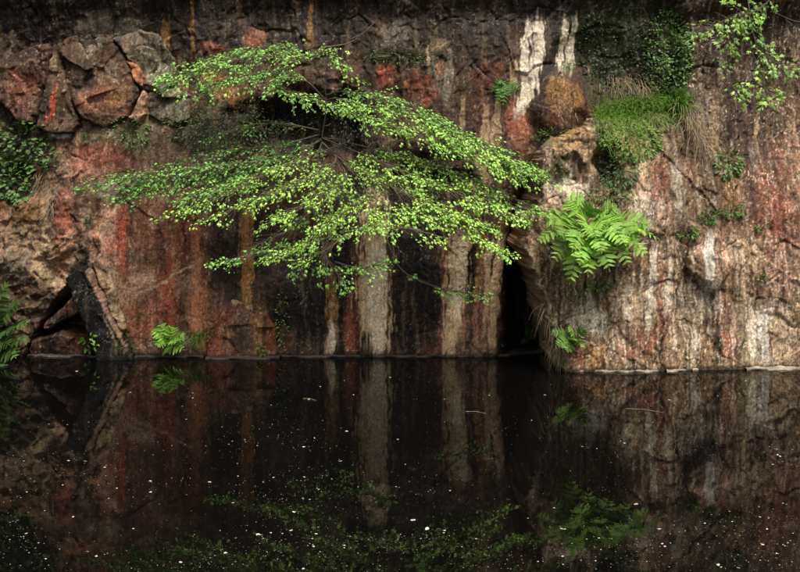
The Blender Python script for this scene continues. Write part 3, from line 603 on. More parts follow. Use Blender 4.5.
# ---------------------------------------------------------------- maple
def resample(pts, step):
    pts = [np.asarray(p, float) for p in pts]
    # Catmull-Rom
    q = [2 * pts[0] - pts[1]] + pts + [2 * pts[-1] - pts[-2]]; out = []
    for i in range(1, len(q) - 2):
        a, b, c, d = q[i - 1], q[i], q[i + 1], q[i + 2]; n = max(2, int(np.linalg.norm(c - b) / step))
        for k in range(n):
            t = k / n; out.append(.5 * ((2 * b) + (-a + c) * t + (2 * a - 5 * b + 4 * c - d) * t * t + (-a + 3 * b - 3 * c + d) * t ** 3))
    out.append(pts[-1]); return out
class Field:
    """smooth noise looked up from a table, for the many single questions asked of it"""
    def __init__(f, x0, x1, y0, y1, step, o, seed):
        f.x0, f.y0, f.k = x0, y0, 1 / step
        A_, B_ = np.meshgrid(np.arange(x0, x1, step), np.arange(y0, y1, step)); f.T = fbm(A_.ravel(), B_.ravel(), o, seed).reshape(A_.shape).tolist()
        f.nx, f.ny = A_.shape[1] - 1, A_.shape[0] - 1
    def __call__(f, x, y): return f.T[max(0, min(f.ny, int((y - f.y0) * f.k)))][max(0, min(f.nx, int((x - f.x0) * f.k)))]
CROWN = Field(-14, 16, -6, 32, .05, 3, 321)
def GAPS(p):
    """where the crown is thick or thin"""
    return CROWN(p[0] * 2.6 + p[2], p[2] * 7.5 + p[1] * 2.0)
def spray(root, name, pts, widths, nrm, warm, dens=1.0, size=.0255, bare=0.0, mat=M_maple, tmpl=LEAF_MAPLE, r0=.008, spread=(.9, 1.7), lum=1.0, jn=.45, gap=True):
    """a leafy bough: a curved limb, alternate side twigs in a tilted plane and small leaves along them"""
    C = resample(pts, .022); n = len(C); wood = Batch(); lv = Batch(); tw = Batch()
    wood.tube(C, r0, .003, (.8, .8, .8), 6)
    nrm = np.asarray(nrm, float); nrm /= np.linalg.norm(nrm); nl = 0
    for i in range(int(bare * n), n):
        k = i / (n - 1); w = np.interp(k, np.linspace(0, 1, len(widths)), widths)
        t = C[min(i + 1, n - 1)] - C[max(i - 1, 0)]; t /= np.linalg.norm(t) + 1e-9
        for sgn in ((-1, 1) if rnd.random() < dens * .8 else ((-1,) if rnd.random() < .5 else (1,))):
            sd = np.cross(nrm, t) * sgn; sd /= np.linalg.norm(sd) + 1e-9
            d = t * rnd.uniform(*spread) + sd * rnd.uniform(.55, 1) + nrm * rnd.gauss(0, .30); d /= np.linalg.norm(d)
            ln = w * rnd.uniform(.35, 1.35) * (1.0 if i < n - 4 else .5)
            if ln < .03: continue
            m = max(2, int(ln / .0145)); p = C[i].copy(); tp = [p.copy()]; tl = rnd.choice([.55, .75, .9, 1., 1.1, 1.3, 1.5])
            for s in range(m):
                d = d + np.array([0, 0, -.035]) + jit(.06); d /= np.linalg.norm(d); p = p + d * ln / m; tp.append(p.copy())
                for q in range(1 if s < m - 1 else 2):
                    if rnd.random() > dens: continue
                    if gap and GAPS(p) < rnd.uniform(-.36, -.10): continue
                    ls = np.cross(nrm, d) * (1 if (s + q) % 2 else -1)
                    ld = d * rnd.uniform(.6, 1.3) + ls * rnd.uniform(.2, .9) + np.array([0, -.12, -.15]) + jit(.15)
                    z = size * rnd.uniform(.6, 1.6); M = frame(ld, nrm + jit(jn)) * z; M[:, 0] *= rnd.uniform(.55, .95)
                    c = tintv(.6 * lum * tl, 1.3 * lum * tl, warm - .06 + .05 * math.sin(i * .2))
                    lv.add(*tmpl, M, p + jit(.012), c); nl += 1
            if ln > .08: tw.tube(tp, .0035, .0012, (.9, .8, .6), 3)
    b = wood.build('branch', M_bark, root)
    if tw.n: tag(tw.build('twigs', M_bark, b), kind='stuff')
    if lv.n: tag(lv.build('leaf_spray', mat, b), kind='stuff')
    return nl
hub = on_face(318, 150); hub = Vector((hub.x, hub.y, hub.z))
maple = tag(empty('maple_tree', hub), 'spreading maple with layered green sprays growing out of the cliff', 'tree')
tk = Batch(); h = np.array(hub)
crotch = np.array(P(322, 138, -.30))
tk.tube(resample([h + np.array([0, .25, -.1]), h, np.array(P(316, 150, -.05)), crotch], .05), .05, .032, (.7, .7, .7), 9)
tk.build('trunk', M_bark, maple, True)
A = lambda *l: [np.array(P(*q)) for q in l]
UP = (-.04, -.42, .9); FL = (0, -.3, .95)
# limbs first: pts, half widths, normal, warmth, density, bare share, brightness (back tiers dimmed, shade painted into their leaves)
SPRAYS = [
    # upper left tiers
    (A((322, 138, -.30), (326, 95, -.42), (308, 60, -.5), (262, 56, -.58), (215, 64, -.66), (158, 80, -.75)), (.0, .10, .30, .36, .32, .16), UP, -.06, 1., .3, 1.05),
    (A((326, 100, -.42), (300, 78, -.55), (255, 74, -.65), (205, 86, -.75)), (.08, .30, .30, .14), UP, -.12, .95, .2, .9),
    (A((308, 62, -.45), (290, 48, -.4), (250, 48, -.45), (200, 62, -.5)), (.1, .2, .2, .1), UP, -.1, .85, .1, .85),
    (A((308, 64, -.5), (325, 52, -.55), (345, 68, -.6), (362, 84, -.62)), (.14, .18, .16, .06), UP, .02, .9, .1, 1.1),
    (A((326, 100, -.42), (280, 88, -.6), (300, 96, -.75), (345, 108, -.8)), (.06, .18, .2, .12), UP, -.02, .9, .2, 1.0),
    # arching tiers to the right
    (A((326, 95, -.42), (350, 92, -.55), (410, 106, -.62), (480, 142, -.7), (552, 178, -.75)), (.08, .24, .28, .26, .08), UP, -.06, 1., .08, .85),
    (A((326, 100, -.42), (345, 100, -.62), (420, 122, -.75), (490, 152, -.82), (558, 186, -.85)), (.06, .24, .28, .24, .08), UP, .05, 1., .1, 1.15),
    (A((318, 100, -.5), (350, 112, -.75), (420, 136, -.85), (475, 158, -.9), (520, 184, -.9)), (.06, .2, .22, .18, .06), UP, .08, .95, .15, 1.2),
    # middle right tiers
    (A((322, 138, -.30), (370, 148, -.55), (450, 172, -.75), (545, 212, -.85)), (.06, .18, .24, .06), UP, .04, .9, .25, 1.0),
    (A((322, 138, -.30), (362, 154, -.7), (440, 186, -.9), (532, 224, -1.0)), (.06, .2, .24, .06), UP, .1, .9, .25, 1.2),
    (A((322, 142, -.30), (348, 164, -.75), (420, 200, -1.0), (500, 232, -1.05)), (.06, .2, .24, .08), UP, .1, .85, .3, 1.15),
    (A((330, 150, -.4), (380, 202, -.95), (450, 226, -1.1), (518, 260, -1.12)), (.0, .16, .22, .05), UP, .1, .95, .4, 1.25),
    (A((330, 150, -.3), (380, 185, -.45), (430, 212, -.55), (480, 225, -.6)), (.06, .2, .24, .08), UP, -.1, .75, .3, .65),
    # middle tiers to the left
    (A((322, 138, -.30), (345, 142, -.55), (310, 156, -.75), (262, 176, -.9), (215, 200, -1.0), (150, 224, -1.05)), (.0, .14, .22, .22, .14, .04), UP, .07, .9, .3, 1.1),
    (A((322, 142, -.30), (335, 162, -.75), (290, 186, -.95), (245, 204, -1.05), (185, 228, -1.1)), (.0, .18, .22, .16, .04), UP, .1, .9, .3, 1.2),
    (A((326, 146, -.30), (345, 176, -.85), (312, 200, -1.05), (280, 216, -1.12), (252, 234, -1.15)), (.0, .2, .22, .16, .05), UP, .12, .85, .35, 1.2),
    (A((330, 150, -.4), (366, 192, -.95), (338, 216, -1.15), (300, 244, -1.2), (260, 264, -1.22)), (.0, .18, .22, .16, .04), UP, .12, .85, .4, 1.2),
    (A((330, 150, -.4), (375, 214, -1.05), (350, 232, -1.2), (322, 252, -1.25), (290, 266, -1.25)), (.0, .18, .2, .14, .05), UP, .1, .85, .45, 1.15),
    (A((335, 155, -.4), (375, 218, -1.1), (415, 230, -1.2), (462, 242, -1.22)), (.0, .16, .2, .06), FL, .12, .9, .5, 1.25),
    (A((326, 150, -.35), (345, 160, -.6), (395, 182, -.8), (420, 196, -.85)), (.0, .2, .2, .08), UP, .06, .75, .2, 1.),
    # darker left tiers
    (A((322, 138, -.28), (290, 158, -.5), (230, 164, -.62), (150, 174, -.72), (78, 188, -.8)), (.0, .22, .26, .24, .12), UP, -.16, .8, .2, .8, False),
    (A((300, 156, -.4), (250, 172, -.55), (190, 180, -.62), (140, 186, -.66), (108, 198, -.7)), (.1, .24, .26, .2, .08), UP, -.2, .9, .1, .65),
    (A((290, 158, -.45), (240, 182, -.75), (200, 192, -.85), (172, 206, -.9)), (.1, .2, .18, .08), UP, -.06, .85, .1, .9),
    (A((280, 162, -.35), (270, 185, -.5), (250, 205, -.6)), (.1, .18, .08), UP, -.15, .8, .1, .6),
    (A((322, 142, -.3), (318, 158, -.5), (330, 176, -.65), (360, 200, -.75)), (.1, .24, .26, .12), UP, -.1, .8, .1, .75),
    (A((322, 140, -.3), (300, 150, -.4), (262, 160, -.5), (222, 176, -.55)), (.1, .2, .22, .1), UP, -.18, .8, .1, .65),
    (A((250, 168, -.5), (215, 190, -.7), (188, 204, -.78), (178, 216, -.8)), (.1, .18, .14, .05), UP, -.14, .8, .1, .8),
    (A((180, 176, -.6), (150, 190, -.75), (122, 196, -.8), (100, 190, -.8)), (.1, .18, .14, .05), UP, -.16, .8, .1, .75),
    (A((318, 130, -.3), (285, 124, -.4), (245, 126, -.5), (205, 140, -.55)), (.08, .2, .2, .08), UP, -.22, .7, .1, .5),
    (A((318, 135, -.3), (280, 145, -.42), (230, 150, -.52), (175, 162, -.58)), (.08, .2, .22, .1), UP, -.2, .8, .1, .5),
    (A((330, 170, -.5), (310, 210, -.8), (285, 232, -.9), (240, 252, -.95)), (.12, .22, .2, .06), UP, -.06, .75, .1, .8),
    (A((345, 200, -.7), (330, 235, -.9), (322, 262, -1.0), (330, 286, -1.02)), (.14, .22, .18, .06), UP, -.04, .75, .1, .8),
    # hanging lower tips
    (A((335, 235, -.9), (300, 248, -1.0), (255, 254, -1.05), (204, 266, -1.1)), (.1, .16, .14, .04), UP, -.1, .8, .1, .9),
    (A((322, 240, -1.0), (328, 262, -1.1), (345, 284, -1.12), (344, 294, -1.12)), (.14, .18, .14, .05), UP, -.04, .75, .1, .95),
    (A((335, 262, -1.0), (360, 268, -1.05), (392, 262, -1.1)), (.12, .16, .06), UP, -.08, .75, .1, .85),
    (A((310, 240, -.9), (300, 262, -1.0), (286, 282, -1.02)), (.12, .14, .04), UP, -.06, .7, .1, .9),
    (A((385, 235, -.7), (402, 270, -.75), (440, 288, -.75), (490, 296, -.75)), (.0, .06, .17, .05), UP, -.06, .75, .35, .9),
    (A((480, 195, -.7), (510, 206, -.85), (548, 212, -.9)), (.12, .18, .05), UP, .04, .85, .1, 1.1),
]
tot = 0
for a in SPRAYS: tot += spray(maple, 'spray', a[0], a[1], a[2], a[3], a[4], bare=a[5], lum=a[6], gap=len(a) < 8)
for pts in [A((340, 64, -.3), (348, 42, -.35), (362, 34, -.4), (375, 22, -.4)), A((320, 48, -.5), (345, 44, -.4), (358, 38, -.35)), A((318, 160, -.4), (312, 190, -.6), (305, 225, -.7)), A((428, 123, -.45), (470, 140, -.5), (500, 160, -.55)), A((300, 170, -.3), (200, 168, -.2), (183, 175, -.2), (182, 190, -.2))]:
    w = Batch(); w.tube(resample(pts, .05), .007, .003, (1.4, 1.3, 1.1), 5); w.build('branch', M_bark, maple)
print('maple leaves', tot)

# ---------------------------------------------------------------- ferns
def frond(pl, root, tip, lift, width, npin=11, warm=0., lum=1.0, face=(0, -.7, .6)):
    b = Batch(); root = np.array(root, float); tip = np.array(tip, float)
    mid = (root + tip) / 2 + np.array(lift, float)
    C = [(1 - t) ** 2 * root + 2 * t * (1 - t) * mid + t * t * tip for t in np.linspace(0, 1, 26)]
    b.tube(C, .004, .0012, (.8, .9, .6), 4); ln = np.linalg.norm(tip - root)
    face = np.asarray(face, float) + jit(.22); lum = lum * rnd.uniform(.6, 1.25)
    for i in range(npin + 1):
        k = .16 + .84 * i / npin; j = min(24, int(k * 25)); p = C[j]; t = C[j + 1] - C[j]; t /= np.linalg.norm(t)
        n = face - t * (face @ t); n /= np.linalg.norm(n); sd = np.cross(t, n)
        w = width * (math.sin(math.pi * (.12 + .86 * k) ** .8) ** .8 + .06)
        for s in (-1, 1):
            if i == npin and s == 1: continue
            d = (t if i == npin else sd * s + t * rnd.uniform(.35, .6)) + jit(.07)
            z = w * rnd.uniform(.85, 1.12); M = frame(d, n + jit(.26)); M = M * z
            M[:, 0] *= max(.75, min(1.15, .8 * ln / npin / (.36 * z)))
            b.add(*PINNA, M, p, tintv(.78 * lum, 1.2 * lum, warm))
    b.build('frond', M_fern, pl, True)
def fern(u, v, label, tips, width, off=.05, warm=0., lum=1., group=None, npin=11, base=None, spread=0.0):
    r = base or on_face(u, v, .0)
    pl = tag(empty('fern', r), label, 'fern', group)
    for tu, tv, dy in tips:
        t = P(tu, tv, r.y - dy); l = (t - r).length
        frond(pl, r + Vector((rnd.uniform(-.02, .02) + (t.x - r.x) * spread, -.02, rnd.uniform(-.02, .02) + (t.z - r.z) * spread * .6)), t, (0, -.16 * l - .02, .13 * l + .02), width * rnd.uniform(.85, 1.15), npin, warm, lum)
    return pl
fern(588, 222, 'large bright green fern arching from the tan buttress', [
    (568, 198, .06), (536, 244, .20), (544, 222, .14), (552, 264, .28), (569, 286, .32), (588, 278, .40), (610, 272, .44), (630, 268, .44), (648, 258, .38), (664, 243, .28), (652, 228, .18), (618, 208, .08),
    (602, 254, .46), (626, 246, .46), (572, 252, .42), (560, 238, .3), (596, 238, .40), (618, 232, .34), (594, 208, .1), (606, 214, .16), (582, 226, .26), (604, 226, .3), (634, 236, .36), (640, 250, .44), (580, 266, .44)], .14, lum=1.25, warm=.05, npin=9, spread=.28)
fern(168, 344, 'small bright fern at the waterline under the red streaks', [(152, 330, .08), (156, 346, .15), (168, 352, .18), (178, 342, .2), (186, 336, .12), (184, 350, .15), (172, 326, .08), (160, 324, .06)], .10, npin=6, lum=1.5)
fern(-6, 345, 'dark green fern drooping over the water at the left edge', [(8, 282, .25), (22, 300, .3), (30, 322, .35), (30, 342, .4), (16, 358, .45), (2, 372, .5), (-10, 300, .3), (14, 330, .5), (-20, 350, .5), (10, 345, .55)], .15, lum=.38, warm=-.1)
fern(505, 84, 'small dark green fern on the dark wall beside the white streak', [(490, 94, .10), (496, 106, .14), (503, 108, .16), (512, 100, .12), (520, 92, .08), (498, 82, .08)], .06, npin=7, lum=.6, warm=-.12)
fern(530, 338, 'dim little fern inside the dark cleft', [(518, 342, .12), (522, 346, .14), (534, 332, .1), (524, 332, .1)], .06, npin=6, lum=.5)
fern(575, 342, 'green fern sprig at the foot of the buttress by the cleft', [(550, 332, .15), (556, 346, .2), (566, 352, .22), (584, 348, .2), (584, 328, .15), (568, 326, .14), (574, 340, .26)], .075, npin=9, lum=.95)

# ---------------------------------------------------------------- broad-leaved plants
def herb(name, u, v, ru, rv, n, label, cat, size=.05, mat=None, tmpl=LEAF_OVAL, depth=.12, lum=1.0, warm=0., group=None, stems=True, kind_leaf=True):
    stems = stems and n < 300; c = on_face(u, v); pl = tag(empty(name, c), label, cat, group); b = Batch(); st = Batch()
    for i in range(n):
        a = rnd.uniform(0, 2 * math.pi); q = math.sqrt(rnd.random()); uu = u + ru * q * math.cos(a); vv = v + rv * q * math.sin(a)
        f = on_face(uu, vv); out = depth * (1 - q * q) * rnd.uniform(.3, 1) + .015
        p = np.array(f) + np.array([0, -out, 0])
        d = np.array([math.cos(a), -.6, -.6 * math.sin(a) + .0]) * 1.0 + np.array([0, 0, -.25]) + jit(.3)
        b.add(*tmpl, frame(d, np.array([0, -.6, .75]) + jit(.35)) * size * rnd.uniform(.6, 1.3), p, tintv(.7 * lum, 1.25 * lum, warm))
        if stems and i % 3 == 0: st.tube([np.array(c) + np.array([0, .02, 0]) + .3 * (p - np.array(c)) * [1, 0, 1], (np.array(c) + p) / 2 + np.array([0, -.03, 0]), p], .003, .0015, (.9, 1, .6), 3)
    tag(b.build('leaves', mat or M_herb, pl), kind='stuff')
    if st.n: tag(st.build('stems', M_bark, pl), kind='stuff')
    return pl
herb('ivy', 14, 178, 22, 24, 210, 'dark ivy mat on the left rock beside the tan streaks', 'ivy', .055, M_ivy, LEAF_IVY, .1, 1.3)
herb('ivy', 24, 138, 26, 20, 150, 'ivy trailing below the dull red block', 'ivy', .045, M_ivy, LEAF_IVY, .1, 1.15)
herb('ivy', 48, 155, 10, 14, 50, 'sparse ivy runner between the ivy mats and the brick-red wall', 'ivy', .04, M_ivy, LEAF_IVY, .06, 1.3)
herb('ivy', 668, 54, 24, 46, 1300, 'dense ivy curtain hanging from the dark top beside the bramble', 'ivy', .026, M_ivy, LEAF_IVY, .2, 1.5)
herb('ivy', 618, 50, 40, 48, 700, 'dark ivy sheet left of the ivy curtain', 'ivy', .028, M_ivy, LEAF_IVY, .08, .35)
herb('herb', 556, 168, 10, 16, 90, 'dark leafy clump at the mouth of the little hollow', 'plant', .026, M_ivy, LEAF_OVAL, .06, .7)
herb('shrub', 618, 168, 20, 24, 300, 'dark small-leaved bush below the grassy ledge', 'shrub', .038, M_ivy, LEAF_OVAL, .16, .75)
herb('herb', 630, 142, 32, 20, 650, 'yellow-green herb patch spilling from the grassy ledge', 'plant', .034, None, LEAF_OVAL, .10, 1.1, .06)
herb('herb', 728, 162, 13, 17, 90, 'leafy green herb on the brown rock right of the dry grass', 'plant', .05, None, LEAF_OVAL, .1, .7, -.08)
herb('herb', 707, 217, 9, 8, 70, 'round green cushion plant above the white streak', 'plant', .035, None, LEAF_OVAL, .1, .7, -.05)
herb('herb', 731, 211, 13, 7, 70, 'flat feathery plant right of the green cushion', 'plant', .034, None, LEAF_OVAL, .08, .75, .0)
herb('herb', 688, 233, 11, 6, 80, 'low green tuft at the foot of the grey pillar streak', 'plant', .034, None, LEAF_OVAL, .1, .85, 0)
herb('herb', 89, 341, 8, 8, 26, 'small yellow-green plant in front of the leaning dark slab', 'plant', .055, None, LEAF_OVAL, .1, 1.1, .05)
herb('herb', 762, 228, 7, 7, 24, 'faint green sprig on the red-brown right wall', 'plant', .035, None, LEAF_OVAL, .06, .5, 0)
herb('herb', 760, 278, 7, 5, 24, 'tiny moss cushion above the pale right streaks', 'plant', .03, None, LEAF_OVAL, .05, .7, .08)
herb('herb', 600, 284, 12, 6, 60, 'small green tuft hanging under the large fern', 'plant', .035, None, LEAF_OVAL, .06, .85, 0)
herb('herb', 577, 296, 8, 7, 36, 'tiny green plant below left of the large fern', 'plant', .03, None, LEAF_OVAL, .06, .75, 0)
herb('herb', 610, 196, 26, 9, 130, 'mossy herb band just above the large fern', 'plant', .032, None, LEAF_OVAL, .06, .6, .06)
herb('herb', 92, 220, 6, 6, 30, 'dark tuft in the crack of the red wall', 'plant', .03, M_ivy, LEAF_OVAL, .05, 1)
herb('herb', 130, 132, 22, 16, 170, 'dull green scrub below the orange stone', 'plant', .03, M_ivy, LEAF_OVAL, .1, 1.1)
herb('herb', 225, 122, 62, 30, 900, 'dark twiggy scrub behind the maple sprays', 'plant', .026, M_ivy, LEAF_OVAL, .16, .8)
herb('herb', 345, 120, 60, 26, 700, 'deep shaded foliage filling the hollow under the arching bough', 'plant', .026, M_ivy, LEAF_OVAL, .16, .4)  # leaf colour darkened to paint in the shade of the hollow
herb('herb', 430, 190, 80, 34, 900, 'shaded foliage against the wall behind the right-hand sprays', 'plant', .028, M_ivy, LEAF_OVAL, .14, .5)  # leaf colour lowered, painting in the shade behind the sprays
herb('herb', 282, 318, 6, 30, 70, 'thin dark creeper climbing beside the low brown slab', 'plant', .028, M_ivy, LEAF_OVAL, .04, 1.3)
herb('herb', 262, 348, 4, 8, 26, 'little green sprig at the waterline on the low brown slab', 'plant', .03, None, LEAF_OVAL, .05, .8)
herb('herb', 205, 332, 7, 9, 34, 'mossy sprigs at the edge of the low brown slab', 'plant', .028, None, LEAF_OVAL, .05, .7, .1)
herb('herb', 552, 136, 22, 8, 120, 'moss and creeper band below the ochre boss', 'plant', .028, M_ivy, LEAF_OVAL, .08, 1.0)
herb('herb', 400, 56, 40, 8, 140, 'mossy band across the dark wall above the maple', 'plant', .022, M_ivy, LEAF_OVAL, .05, .9)
herb('herb', 568, 66, 7, 6, 40, 'bright moss cushion at the foot of the twin pale streaks', 'plant', .024, None, LEAF_OVAL, .04, .8, .1)

# bramble trailing from the top right
br = tag(empty('bramble', on_face(760, 5)), 'pale-leaved bramble trailing across the dark top right corner', 'bramble')
for pts, w in [
        (A((800, -30, -1.0), (760, 8, -1.1), (735, 16, -1.15), (712, 26, -1.15), (692, 34, -1.15)), (.05, .14, .16, .10)),
        (A((748, 0, -1.0), (752, 28, -1.1), (758, 50, -1.15), (764, 68, -1.15)), (.02, .06, .1, .1)),
        (A((735, 18, -1.1), (730, 36, -1.15), (726, 56, -1.2), (720, 60, -1.2)), (.05, .1, .1, .05)),
        (A((728, 56, -1.1), (730, 80, -1.2), (738, 94, -1.2), (748, 102, -1.2)), (.06, .12, .1, .06)),
        (A((756, 46, -1.1), (775, 62, -1.2), (792, 70, -1.2), (815, 76, -1.2)), (.06, .14, .16, .12)),
        (A((764, 64, -1.1), (764, 84, -1.2), (768, 98, -1.2), (768, 108, -1.2)), (.06, .12, .13, .08)),
        (A((768, 90, -1.1), (780, 95, -1.15), (790, 104, -1.2)), (.05, .06, .04)),
        (A((830, 20, -.9), (800, 22, -1.0), (780, 15, -1.05), (770, 8, -1.05)), (.0, .0, .0))]:
    spray(br, 'spray', pts, w, (0, -.75, .55), .10, .6, .042, 0.1, M_maple, LEAF_MAPLE, .006, (.3, .9), .72, .5)

# ---------------------------------------------------------------- grasses
def blades(name, region, n, ln, w, mat, label, cat, lean=(0, -.5, .8), droop=.8, lum=1., warm=0., kind=None, group=None, spread=.3):
    """region: list of (u, v) spots where blades root"""
    c = on_face(*region[len(region) // 2]); b = Batch()
    for i in range(n):
        k = rnd.random() * (len(region) - 1); j = int(k); a = region[j]; q = region[min(j + 1, len(region) - 1)]; f = k - j
        p = np.array(on_face(a[0] + (q[0] - a[0]) * f + rnd.gauss(0, 4 if kind else 2), a[1] + (q[1] - a[1]) * f + rnd.gauss(0, 4.5 if kind else 2)))
        d = np.array(lean) + jit(spread); d /= np.linalg.norm(d); l = ln * rnd.uniform(.5, 1.25); pts = [p + np.array([0, .02, 0])]
        for s in range(5):
            d = d + np.array([0, -.05, -droop * .3 * (s + 1) / 3]) + jit(.06); d /= np.linalg.norm(d); pts.append(pts[-1] + d * l / 5)
        sd = np.cross(d, np.array([0, -1, .2]) + jit(.3)); sd /= np.linalg.norm(sd) + 1e-9
        b.strip(pts, w * rnd.uniform(.7, 1.3), sd, tintv(.7 * lum, 1.25 * lum, warm))
    o = b.build(name, mat); tag(o, label, cat, group, kind); return o
blades('grass', [(598, 120), (620, 114), (645, 109), (668, 107), (686, 104)], 1500, .22, .008, M_grass, 'bright green grass growing along the buttress ledge', 'grass', (0, -.5, .7), .8, 1.1, kind='stuff')
blades('grass', [(602, 132), (625, 126), (640, 122), (668, 117), (684, 112)], 650, .18, .007, M_grass, 'green grass hanging over the front of the ledge', 'grass', (0, -.8, .35), .9, 1.0, kind='stuff', spread=.5)
blades('dry_grass', [(680, 108), (688, 116), (692, 128), (697, 140), (702, 150)], 260, .26, .006, M_dry, 'straw-coloured dry grass hanging from the right end of the ledge', 'dry grass', (.05, -.6, .1), 1.3, .9, kind='stuff', spread=.4)
blades('dry_grass', [(606, 84), (620, 82), (634, 86), (646, 90)], 260, .20, .006, M_dry, 'short dry grass fringe on the dark overhang above the ledge', 'dry grass', (.1, -.6, .0), 1.2, .7, kind='stuff')
blades('dry_grass', [(556, 98), (566, 106), (576, 100)], 70, .10, .006, M_dry, 'dry root fringe under the ochre boss', 'dry grass', (0, -.5, -.3), 1.2, .75, kind='stuff')
blades('dry_grass', [(540, 300), (548, 325), (555, 345), (562, 352)], 160, .22, .005, M_dry, 'pale roots hanging down the edge of the dark cleft', 'roots', (.1, -.35, -.6), 1.0, .6, kind='stuff', spread=.45)
blades('dry_grass', [(38, 175), (46, 185), (52, 195), (48, 215)], 200, .20, .005, M_dry, 'straw-coloured runners hanging beside the left ivy mat', 'dry grass', (0, -.4, -.4), 1.0, .6, kind='stuff', spread=.45)
blades('grass_tuft', [(192, 336), (197, 340), (202, 336)], 120, .15, .006, M_grass, 'upright grass tuft right of the waterline fern', 'grass', (0, -.5, .4), 1.0, .95)
blades('grass_tuft', [(124, 335), (128, 345), (130, 350)], 70, .16, .005, M_grass, 'thin pale grass beside the leaning dark slab', 'grass', (.1, -.4, .5), .8, .6, .2)
blades('grass_tuft', [(82, 137), (86, 137), (90, 138)], 90, .12, .005, M_grass, 'little grass tuft under the rounded boulder', 'grass', (0, -.5, .6), .7, .6, .05)
blades('grass_tuft', [(101, 138), (103, 138)], 60, .10, .005, M_grass, 'short yellowish grass tuft right of the tuft under the boulder', 'grass', (0, -.5, .6), .7, .6, .2)
blades('grass_tuft', [(640, 352), (648, 352)], 24, .07, .005, M_grass, 'wisp of grass low on the red patch of the buttress', 'grass', (0, -.5, .4), .8, .5, .15)

# ---------------------------------------------------------------- unseen bushes added along the brow to keep the cliff top in shade
for i, (x, ln) in enumerate([(-5.2, 1.0), (-3.6, .9), (-2.2, .8), (-.8, .75), (.6, .8), (2.0, .95), (3.4, 1.0), (4.9, 1.0)]):
    base = Vector((x, .3, 4.8)); pl = tag(empty('shade_bush', base), 'unseen dense bush added on the brow of the cliff to shade its top', 'bush', 'added shade bushes on the brow')
    b = Batch(); w = Batch()
    w.tube([base + Vector((0, .2, -.2)), base + Vector((0, -.2, .3)), base + Vector((.1, -.7, .5))], .05, .02, (.7, .7, .7), 6); w.build('stem', M_bark, pl)
    for k in range(1300):
        q = np.array([rnd.gauss(0, .55), rnd.gauss(-.25, .30) * ln, rnd.gauss(.35, .26)])
        b.add(*LEAF_OVAL, frame(jit(1), np.array([0, -.3, 1]) + jit(.5)) * .12 * rnd.uniform(.7, 1.3), np.array(base) + q, tintv(.6, 1.1))
    tag(b.build('foliage', M_ivy, pl), kind='stuff')

# ---------------------------------------------------------------- litter on the water
def petal_mesh(k):
    r = random.Random(k); n = 9; V = [(0, 0, .003)]; asp = r.uniform(.45, .9)
    for i in range(n):
        a = 2 * math.pi * i / n; q = r.uniform(.75, 1.1); V.append((math.cos(a) * q, math.sin(a) * q * asp, .0015 / .02 * r.random() * 3))
    V = np.array(V); V[:, :2] *= .0125; V[:, 2] *= .02
    return mesh_np('petal', V, np.array([(0, 1 + i, 1 + (i + 1) % n) for i in range(n)]), np.full((len(V), 4), r.uniform(.75, 1.1)))
PET = [petal_mesh(i) for i in range(7)]
for m in PET: m.materials.append(M_petal)
def wpos(u, v):
    D = CAMH * FPX / (v - HOR); return Vector(((u - 400) * D / FPX, D - CAMD, .004))
def put_petal(u, v, s, label, group=None, me=None):
    o = link('floating_petal', me or rnd.choice(PET)); o.location = wpos(u, v); o.rotation_euler = (0, 0, rnd.uniform(0, 6.28)); o.scale = (s, s, s)
    return tag(o, label, 'petal', group)
BIG = [(73, 518, 1.5, 'round white petal floating at the lower left, brightest of its neighbours'), (77, 372, 1.5, 'pale petal floating just off the left recess'), (130, 393, 1.3, 'pale petal beside the reflection of the leaning slab'), (186, 420, 1.3, 'pale petal below the waterline fern'),
       (259, 536, 2.2, 'largest pale brownish petal afloat left of centre at the bottom'), (226, 554, 1.6, 'creamy petal close to the bottom edge, left of centre'), (427, 530, 2.3, 'broad cream petal at the end of the reflected green branch'), (413, 521, 1.6, 'slim cream petal touching the reflected green branch'),
       (340, 462, 1.6, 'pale petal in the middle of the dark water below the white streak'), (390, 378, 1.3, 'single bright dot afloat close to the centre waterline'), (347, 432, 1.3, 'single bright dot afloat in the white streak reflection'), (659, 530, 1.6, 'bright white petal below the reflected fern'), (718, 566, 1.8, 'white petal at the bottom edge on the right'),
       (563, 530, 1.9, 'pale petal at the left end of the reflected fern'), (636, 505, 1.6, 'pinkish petal at the right end of the reflected fern'), (776, 450, 1.5, 'pale petal on the right under the pink streak reflections'), (309, 400, 1.4, 'slim pale petal on the dark water left of the white streak reflection')]
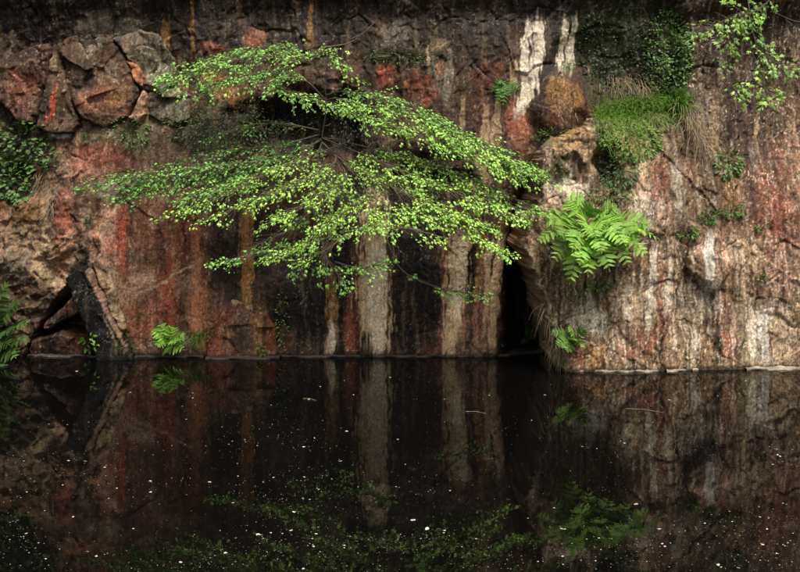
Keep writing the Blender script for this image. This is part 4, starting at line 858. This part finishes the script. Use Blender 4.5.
for u, v, s, l in BIG: put_petal(u, v, s * .72, l)
def drift(u, v):
    """how thickly litter gathers here: in bands and rafts, with open water between"""
    p = wpos(u, v); return float(min(1, max(0, (RAFTS(p.x * .7 + p.y * .25, p.y * 1.5 - p.x * .2) + .12) / .57)))
RAFTS = Field(-10, 10, -16, 4, .05, 4, 5)
k = 0
while k < 280:
    v = 372 + 198 * rnd.random() ** .7; u = rnd.uniform(2, 798)
    if rnd.random() > .06 + .94 * drift(u, v): continue
    zone = 'off the red left wall' if u < 270 else ('below the maple' if u < 540 else 'off the pink buttress'); row = 'farther' if v < 465 else 'nearer'
    put_petal(u, v, rnd.choice([.25, .3, .35, .4, .5, .8]) * rnd.uniform(.8, 1.2), f'small pale petal scattered on the {row} dark water {zone}', f'pale petals on the {row} water {zone}'); k += 1
b = Batch(); tq = np.array([(-1, -.6, 0), (1, -.5, 0), (.7, .6, 0), (-.8, .5, 0)])
for i in range(14000):
    v = 362 + 212 * rnd.random() ** .8; u = rnd.uniform(-5, 805); p = wpos(u, v); p.z = .002
    if p.y > -.12 or (p.x > 1.4 and p.y > -.85): continue
    if rnd.random() > .08 + .6 * drift(u, v): continue
    a = rnd.uniform(0, 6.28); s = rnd.uniform(.0012, .0038); M = np.array([[math.cos(a), -math.sin(a), 0], [math.sin(a), math.cos(a), 0], [0, 0, 1]]) * s
    g = rnd.choice([.1, .16, .25, .45, .85]); b.add(tq, [(0, 1, 2, 3)], M, p, (g, g * .95, g * .9))
tag(b.build('floating_specks', M_petal), 'fine pale specks of pollen and dust on the dark water', 'specks', kind='stuff')
for a, c, l in [((626, 409), (663, 413), 'thin pale twig floating before the buttress'), ((303, 399), (316, 401), 'short pale straw floating left of the white streak reflection'), ((466, 412), (486, 414), 'fine straw floating before the dark cleft')]:
    w = Batch(); p, q = wpos(*a), wpos(*c); m = (p + q) / 2 + Vector((0, .02, .004)); w.tube([p, m, q], .002, .0013, (2.6, 2.3, 2.0), 5)
    tag(w.build('floating_twig', M_bark), l, 'twig')
